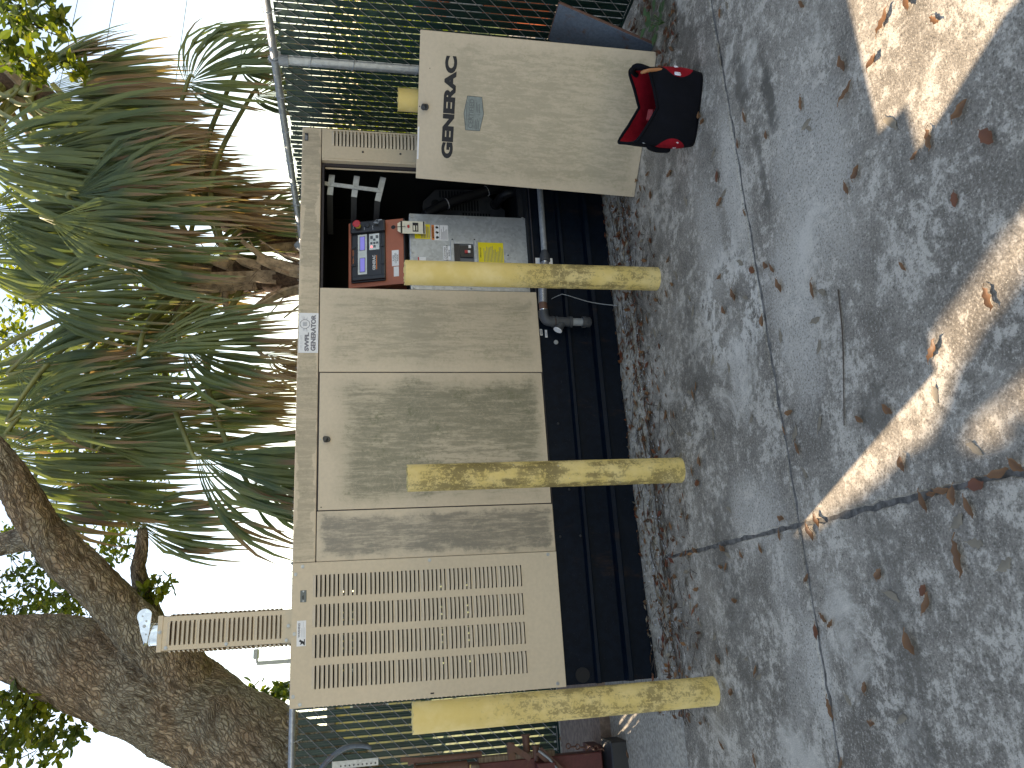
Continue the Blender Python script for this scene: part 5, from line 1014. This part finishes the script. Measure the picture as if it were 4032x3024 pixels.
palm('palm_tree', 'fan palm with shaggy leaf bases and drooping fronds rising just behind the generator roof', PALM_A, ca, FRONDS_A, 44, 3)
palm('palm_tree', 'taller fan palm with a skirt of hanging brown-tipped fronds at the upper right', PALM_B, PALM_B[-2], FRONDS_B, 26, 4)

# ------------------------------------------------------------------ live oak
OK = thing('oak_tree', 'large live oak with grey-brown furrowed bark forking behind the fence', 'tree', (OAK_T[0][0], OAK_T[0][1], 0))
def limb(name, P, R_list, seed, n=72, seg=16):
    pts = curve_pts(P, seg); k = len(pts); K = len(R_list)-1
    rad = []
    for i in range(k):
        u = i/(k-1)*K; j = min(int(u), K-1); rad.append(R_list[j]+(R_list[j+1]-R_list[j])*(u-j))
    vs = []; uvs = []; up = Vector((0,1,0)); acc = 0
    for i in range(k):
        if i: acc += (pts[i]-pts[i-1]).length
        d = (pts[min(i+1,k-1)]-pts[max(i-1,0)]).normalized(); a = (up-d*up.dot(d)).normalized(); up = a; b = d.cross(a)
        for j in range(n):
            th = 2*pi*j/n; e = a*cos(th)+b*sin(th); q = pts[i]+e*rad[i]
            nz = .10*mnoise.noise(q*1.6+Vector((seed,0,0)))+.035*mnoise.noise(q*5+Vector((seed,2,0)))
            rg = abs(mnoise.noise(Vector((th*rad[i]*16+seed, acc*4.5, 2.5))+Vector((mnoise.noise(q*7)*.6,0,0))))
            vs.append(pts[i]+e*(rad[i]*(1+nz)+.018*(rg-.25)+.008*mnoise.noise(q*34)))
            uvs.append((th*rad[i], acc))
    mb = MB(); mb.add(vs, [(i*n+j, i*n+(j+1)%n, (i+1)*n+(j+1)%n, (i+1)*n+j) for i in range(k-1) for j in range(n)])
    o = mb.obj(name, 'oak_bark', OK, smooth=True); uv = o.data.uv_layers.new(name='UVMap'); mean = sum(rad)/k
    for p in o.data.polygons:
        for li in p.loop_indices:
            vi = o.data.loops[li].vertex_index; u, v = uvs[vi]
            if vi % n == 0 and any(o.data.loops[q].vertex_index % n == n-1 for q in p.loop_indices): u = 2*pi*rad[min(vi//n, k-1)]
            uv.data[li].uv = (u, v)
    return o
bx0 = Vector(OAK_T[0]); limb('trunk', [(bx0.x-.15, bx0.y, -.05), (bx0.x-.08, bx0.y, .7)]+OAK_T, [.55,.48,.45,.43,.42,.41,.385,.34,.28], 1)
limb('limb', [OAK_T[4]]+OAK_A, [.18,.22,.19,.165,.15,.145,.135,.125,.115,.10], 2)
limb('limb', OAK_A2, [.10,.095,.085,.075,.06], 3)
limb('limb', [OAK_T[3], OAK_T[4]]+OAK_B, [.34,.37,.395,.385,.36,.31,.235,.19,.15], 4)
limb('limb', OAK_C, [.035,.05,.06,.065,.075,.09], 5, 32, 10)
far_limb = [(OAK_B[-1][0], OAK_B[-1][1], OAK_B[-1][2]), (OAK_B[-1][0]-.6, 4.6, 6.2), (OAK_B[-1][0]-1.6, 5.2, 7.0)]; limb('limb', far_limb, [.18,.13,.07], 6, 32, 10)
# leaves
LIT = [[(1.05,-2.16),(1.2,-2.02),(1.3,-1.8),(5.0,-1.6),(5.0,-7),(2.3,-7),(1.21,-2.60)],
       [(.20,-1.35),(.33,-1.35),(.58,-2.04),(.750,-2.40),(.97,-2.85),(.88,-2.85),(.675,-2.41),(.545,-2.17),(.40,-2.03),(.355,-1.86),(.30,-1.68),(.255,-1.51)],
       [(.335,-2.09),(.385,-2.20),(.425,-2.33),(.53,-2.6),(.46,-2.6),(.345,-2.31),(.335,-2.18)],
       [(-.70,.95),(-.45,.95),(-.40,.20),(-.52,.18),(-.70,.48)]]  # ground patches that oak leaves are kept from shading
def shadow(p): s_ = p.z/(-LDIR.z); return (p.x+LDIR.x*s_, p.y+LDIR.y*s_)
def lit(p): q = shadow(p); return any(pt_in(q, poly) for poly in LIT)
def leafface(mb, p, L, r, chk=False):
    a = r.uniform(0, 6.28); el = r.uniform(-.9,.9); d = Vector((cos(a)*cos(el), sin(a)*cos(el), sin(el))); s_ = d.cross(Vector((r.uniform(-1,1), r.uniform(-1,1), r.uniform(-1,1)))); s_ = s_.normalized()*L*.23 if s_.length > .05 else d.orthogonal()*L*.23
    k = d.cross(s_).normalized()*L*.07
    if chk and (lit(p) or lit(p+d*L) or lit(p+d*L*.6+s_) or lit(p+d*L*.6-s_)): return
    mb.add([p, p+d*L*.3+s_*.8+k, p+d*L*.62+s_+k, p+d*L, p+d*L*.62-s_+k, p+d*L*.3-s_*.8+k, p+d*L*.5], [(0,6,1),(1,6,2),(2,6,3),(3,6,4),(4,6,5),(5,6,0)])
cr = MB(); far = MB(); twg = MB(); r_ = random.Random(21)
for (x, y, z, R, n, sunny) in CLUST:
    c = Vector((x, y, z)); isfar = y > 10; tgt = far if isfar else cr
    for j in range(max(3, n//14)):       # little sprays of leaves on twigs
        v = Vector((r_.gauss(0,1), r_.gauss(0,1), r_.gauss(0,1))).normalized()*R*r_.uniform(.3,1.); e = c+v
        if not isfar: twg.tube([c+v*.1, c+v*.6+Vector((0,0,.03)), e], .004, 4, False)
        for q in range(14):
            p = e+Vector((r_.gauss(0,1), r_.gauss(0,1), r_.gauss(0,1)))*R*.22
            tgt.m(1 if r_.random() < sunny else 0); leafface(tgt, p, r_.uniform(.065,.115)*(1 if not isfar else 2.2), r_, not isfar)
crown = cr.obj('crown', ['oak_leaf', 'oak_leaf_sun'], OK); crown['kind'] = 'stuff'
twg.obj('twigs', 'twig', OK)['kind'] = 'stuff'
# unseen upper crown shaped for the light: shades the yard, spares the LIT patches
shade_leaves = MB(); cnt = 0; CL = []
r_ = random.Random(33)
def cheapleaf(mb, p, L, r):
    d = Vector((r.gauss(0,1), r.gauss(0,1), r.gauss(0,1))).normalized(); s_ = d.cross(Vector((r.gauss(0,1), r.gauss(0,1), r.gauss(0,1)))); s_ = s_.normalized()*L*.27
    for k in (1., .5, .25):
        L2 = L*k; t_ = s_*k
        if not (lit(p) or lit(p+d*L2) or lit(p+d*L2*.55+t_) or lit(p+d*L2*.55-t_)): break
    else: return
    L = L2; s_ = t_
    mb.add([p, p+d*L*.55+s_, p+d*L, p+d*L*.55-s_], [(0,1,2,3)])
for k in range(3400):
    gx_, gy_ = r_.uniform(-2.7, 3.4), r_.uniform(-4.4, 2.6); ok_ = False
    for tr_ in range(4):
        h = r_.uniform(5.0, 8.0)+tr_*1.2; s_ = h/(-LDIR.z); c = Vector((gx_-LDIR.x*s_, gy_-LDIR.y*s_, h))
        v = c-CAM; dz = v.dot(F_); uu = v.dot(R_)/dz; vv = v.dot(D_)/dz
        if abs(uu) > .56 or vv < -.74: ok_ = True; break
    if not ok_: continue
    for q in range(24):
        p = c+Vector((r_.gauss(0,1), r_.gauss(0,1), r_.gauss(0,.7)))*.2
        shade_leaves.m(0 if r_.random() < .6 else 1); cheapleaf(shade_leaves, p, r_.uniform(.11,.18), r_)
for k in range(15000):      # unseen leaves added to fill the shade between the sun streaks
    gx_, gy_ = r_.uniform(.1, 1.7), r_.uniform(-3.1, -1.3); h = r_.uniform(5.0, 6.6); s_ = h/(-LDIR.z)
    if pt_in((gx_, gy_), LIT[0]) or pt_in((gx_, gy_), LIT[1]) or pt_in((gx_, gy_), LIT[2]): continue
    shade_leaves.m(0 if r_.random() < .6 else 1); cheapleaf(shade_leaves, Vector((gx_-LDIR.x*s_, gy_-LDIR.y*s_, h)), r_.uniform(.06,.10), r_)
uo = shade_leaves.obj('crown', ['oak_leaf', 'oak_leaf_sun'], OK); uo['kind'] = 'stuff'
ms = MB(); r_ = random.Random(3); M0 = Vector(MOSS)
for k in range(90):
    a = r_.uniform(0,6.28); p = M0+Vector((r_.gauss(0,.05), r_.gauss(0,.03), r_.gauss(0,.05))); ms.tube([p, p+Vector((r_.gauss(0,.04), r_.gauss(0,.02), r_.gauss(0,.04))), p+Vector((r_.gauss(0,.07), r_.gauss(0,.03), -.05+r_.gauss(0,.04)))], .0016, 3, False)
ms.obj('moss', 'dry_leaf_grey', OK)

# ------------------------------------------------------------------ beyond the fence
ft = thing('far_tree', 'pale leafy tree far off to the left of the oak trunk', 'tree', (-2.2, 12, 0))
far.obj('crown', ['oak_leaf', 'oak_leaf_sun'], ft)['kind'] = 'stuff'
q = MB(); q.tube([(-2.2,12,-.1),(-2.1,12,1.5),(-2.0,12,2.6)], [.12,.1,.05], 10); q.obj('trunk', 'oak_bark', ft)
def building(name, label, x0, x1, y0, y1, h, mat, wins):
    t = thing(name, label, 'building', ((x0+x1)/2, y0, 0)); b = MB(); b.box(x0, x1, y0, y1, -.05, h); b.obj('wall', mat, t)
    b = MB(); b.bbox(x0-.3, x1+.3, y0-.4, y1+.3, h, h+.2, .03); b.obj('roof', 'roof_dark', t)
    for (a, c, z0, z1) in wins:
        f = MB(); 
        for e in ((a-.06,a,z0-.06,z1+.06),(c,c+.06,z0-.06,z1+.06),(a,c,z1,z1+.06),(a,c,z0-.06,z0)): f.box(e[0], e[1], y0-.06, y0+.01, e[2], e[3])
        fo = f.obj('window', 'plaster_white', t); p = MB(); p.box(a, c, y0-.02, y0-.004, z0, z1); p.obj('pane', 'glass_dark', fo)
    return t
building('low_building', 'low sunlit yellow building seen through the fence slats at the left', -7, 1.0, 17, 22, 2.0, 'plaster_yellow', [(-6,-5,.8,1.6),(-4.4,-3.6,.8,1.6),(-1.8,-.8,.8,1.6)])
hd_ = thing('hedge', 'bright sunlit yellow-green hedge glimpsed through the slats', 'hedge', (5, 5.5, 0)); hm_ = MB(); r_ = random.Random(9)
for k in range(5200):
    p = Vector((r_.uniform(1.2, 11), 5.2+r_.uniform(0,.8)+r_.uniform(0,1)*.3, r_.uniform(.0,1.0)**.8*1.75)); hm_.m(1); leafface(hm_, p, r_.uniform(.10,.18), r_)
hm_.obj('foliage', ['oak_leaf', 'oak_leaf_sun'], hd_)['kind'] = 'stuff'
for i in range(14): q = MB(); x = 1.6+i*.68; q.tube([(x,5.6,-.05),(x+.1,5.6,1.2)], .02, 6); q.obj('stem', 'twig', hd_)
for i, (x, y) in enumerate(((4.3,-.15),(4.45,.75))):
    t = thing('traffic_drum', ('orange traffic drum behind the right fence, nearer one', 'orange traffic drum behind the right fence, farther one')[i], 'traffic drum', (x, y, 0), 'traffic drums behind the right fence')
    q = MB(); q.tube([(x,y,0),(x,y,.07),(x,y,.072)], [.36,.36,.30], 28); q.obj('base', 'rubber', t)
    for j in range(4): q = MB(); q.tube([(x,y,.07+.24*j),(x,y,.30+.24*j)], [.29-.02*j,.28-.02*j], 28); smooth_angle(q.obj('band', 'orange_drum' if j != 2 else 'plaster_white', t))
PT = Vector(POLE[0])
t = thing('street_light', 'grey street light with a boxy head standing far behind the fence', 'street light', (PT.x, PT.y, 0))
q = MB(); q.tube([(PT.x,PT.y,-.1),(PT.x,PT.y,PT.z)], [.12,.09], 12); q.tube([(PT.x,PT.y,PT.z),(PT.x+.28,PT.y,PT.z+.02)], .05, 8); q.obj('pole', 'pole_grey', t)
q = MB(); q.bbox(PT.x+.18,PT.x+.62,PT.y-.2,PT.y+.2,PT.z-.06,PT.z+.16,.04); q.obj('lamp_head', 'pole_grey', t)
WL_ = ['overhead wire highest in the sky, above the palm', 'overhead wire between the highest and the lowest one at the right', 'overhead wire lowest at the right, crossing behind the palms to the oak', 'short stretch of overhead wire left of the oak trunk']
for i, w in enumerate(WIRES):
    P = [Vector(p) for p in w]; d0 = (P[1]-P[0]).normalized(); d1 = (P[-1]-P[-2]).normalized(); P = [P[0]-d0*14]+P+[P[-1]+d1*8]
    q = MB(); q.tube(curve_pts(P, 8), .011, 5); tag(q.obj('overhead_wire', 'cable', smooth=True), WL_[i], 'wire', 'overhead wires')
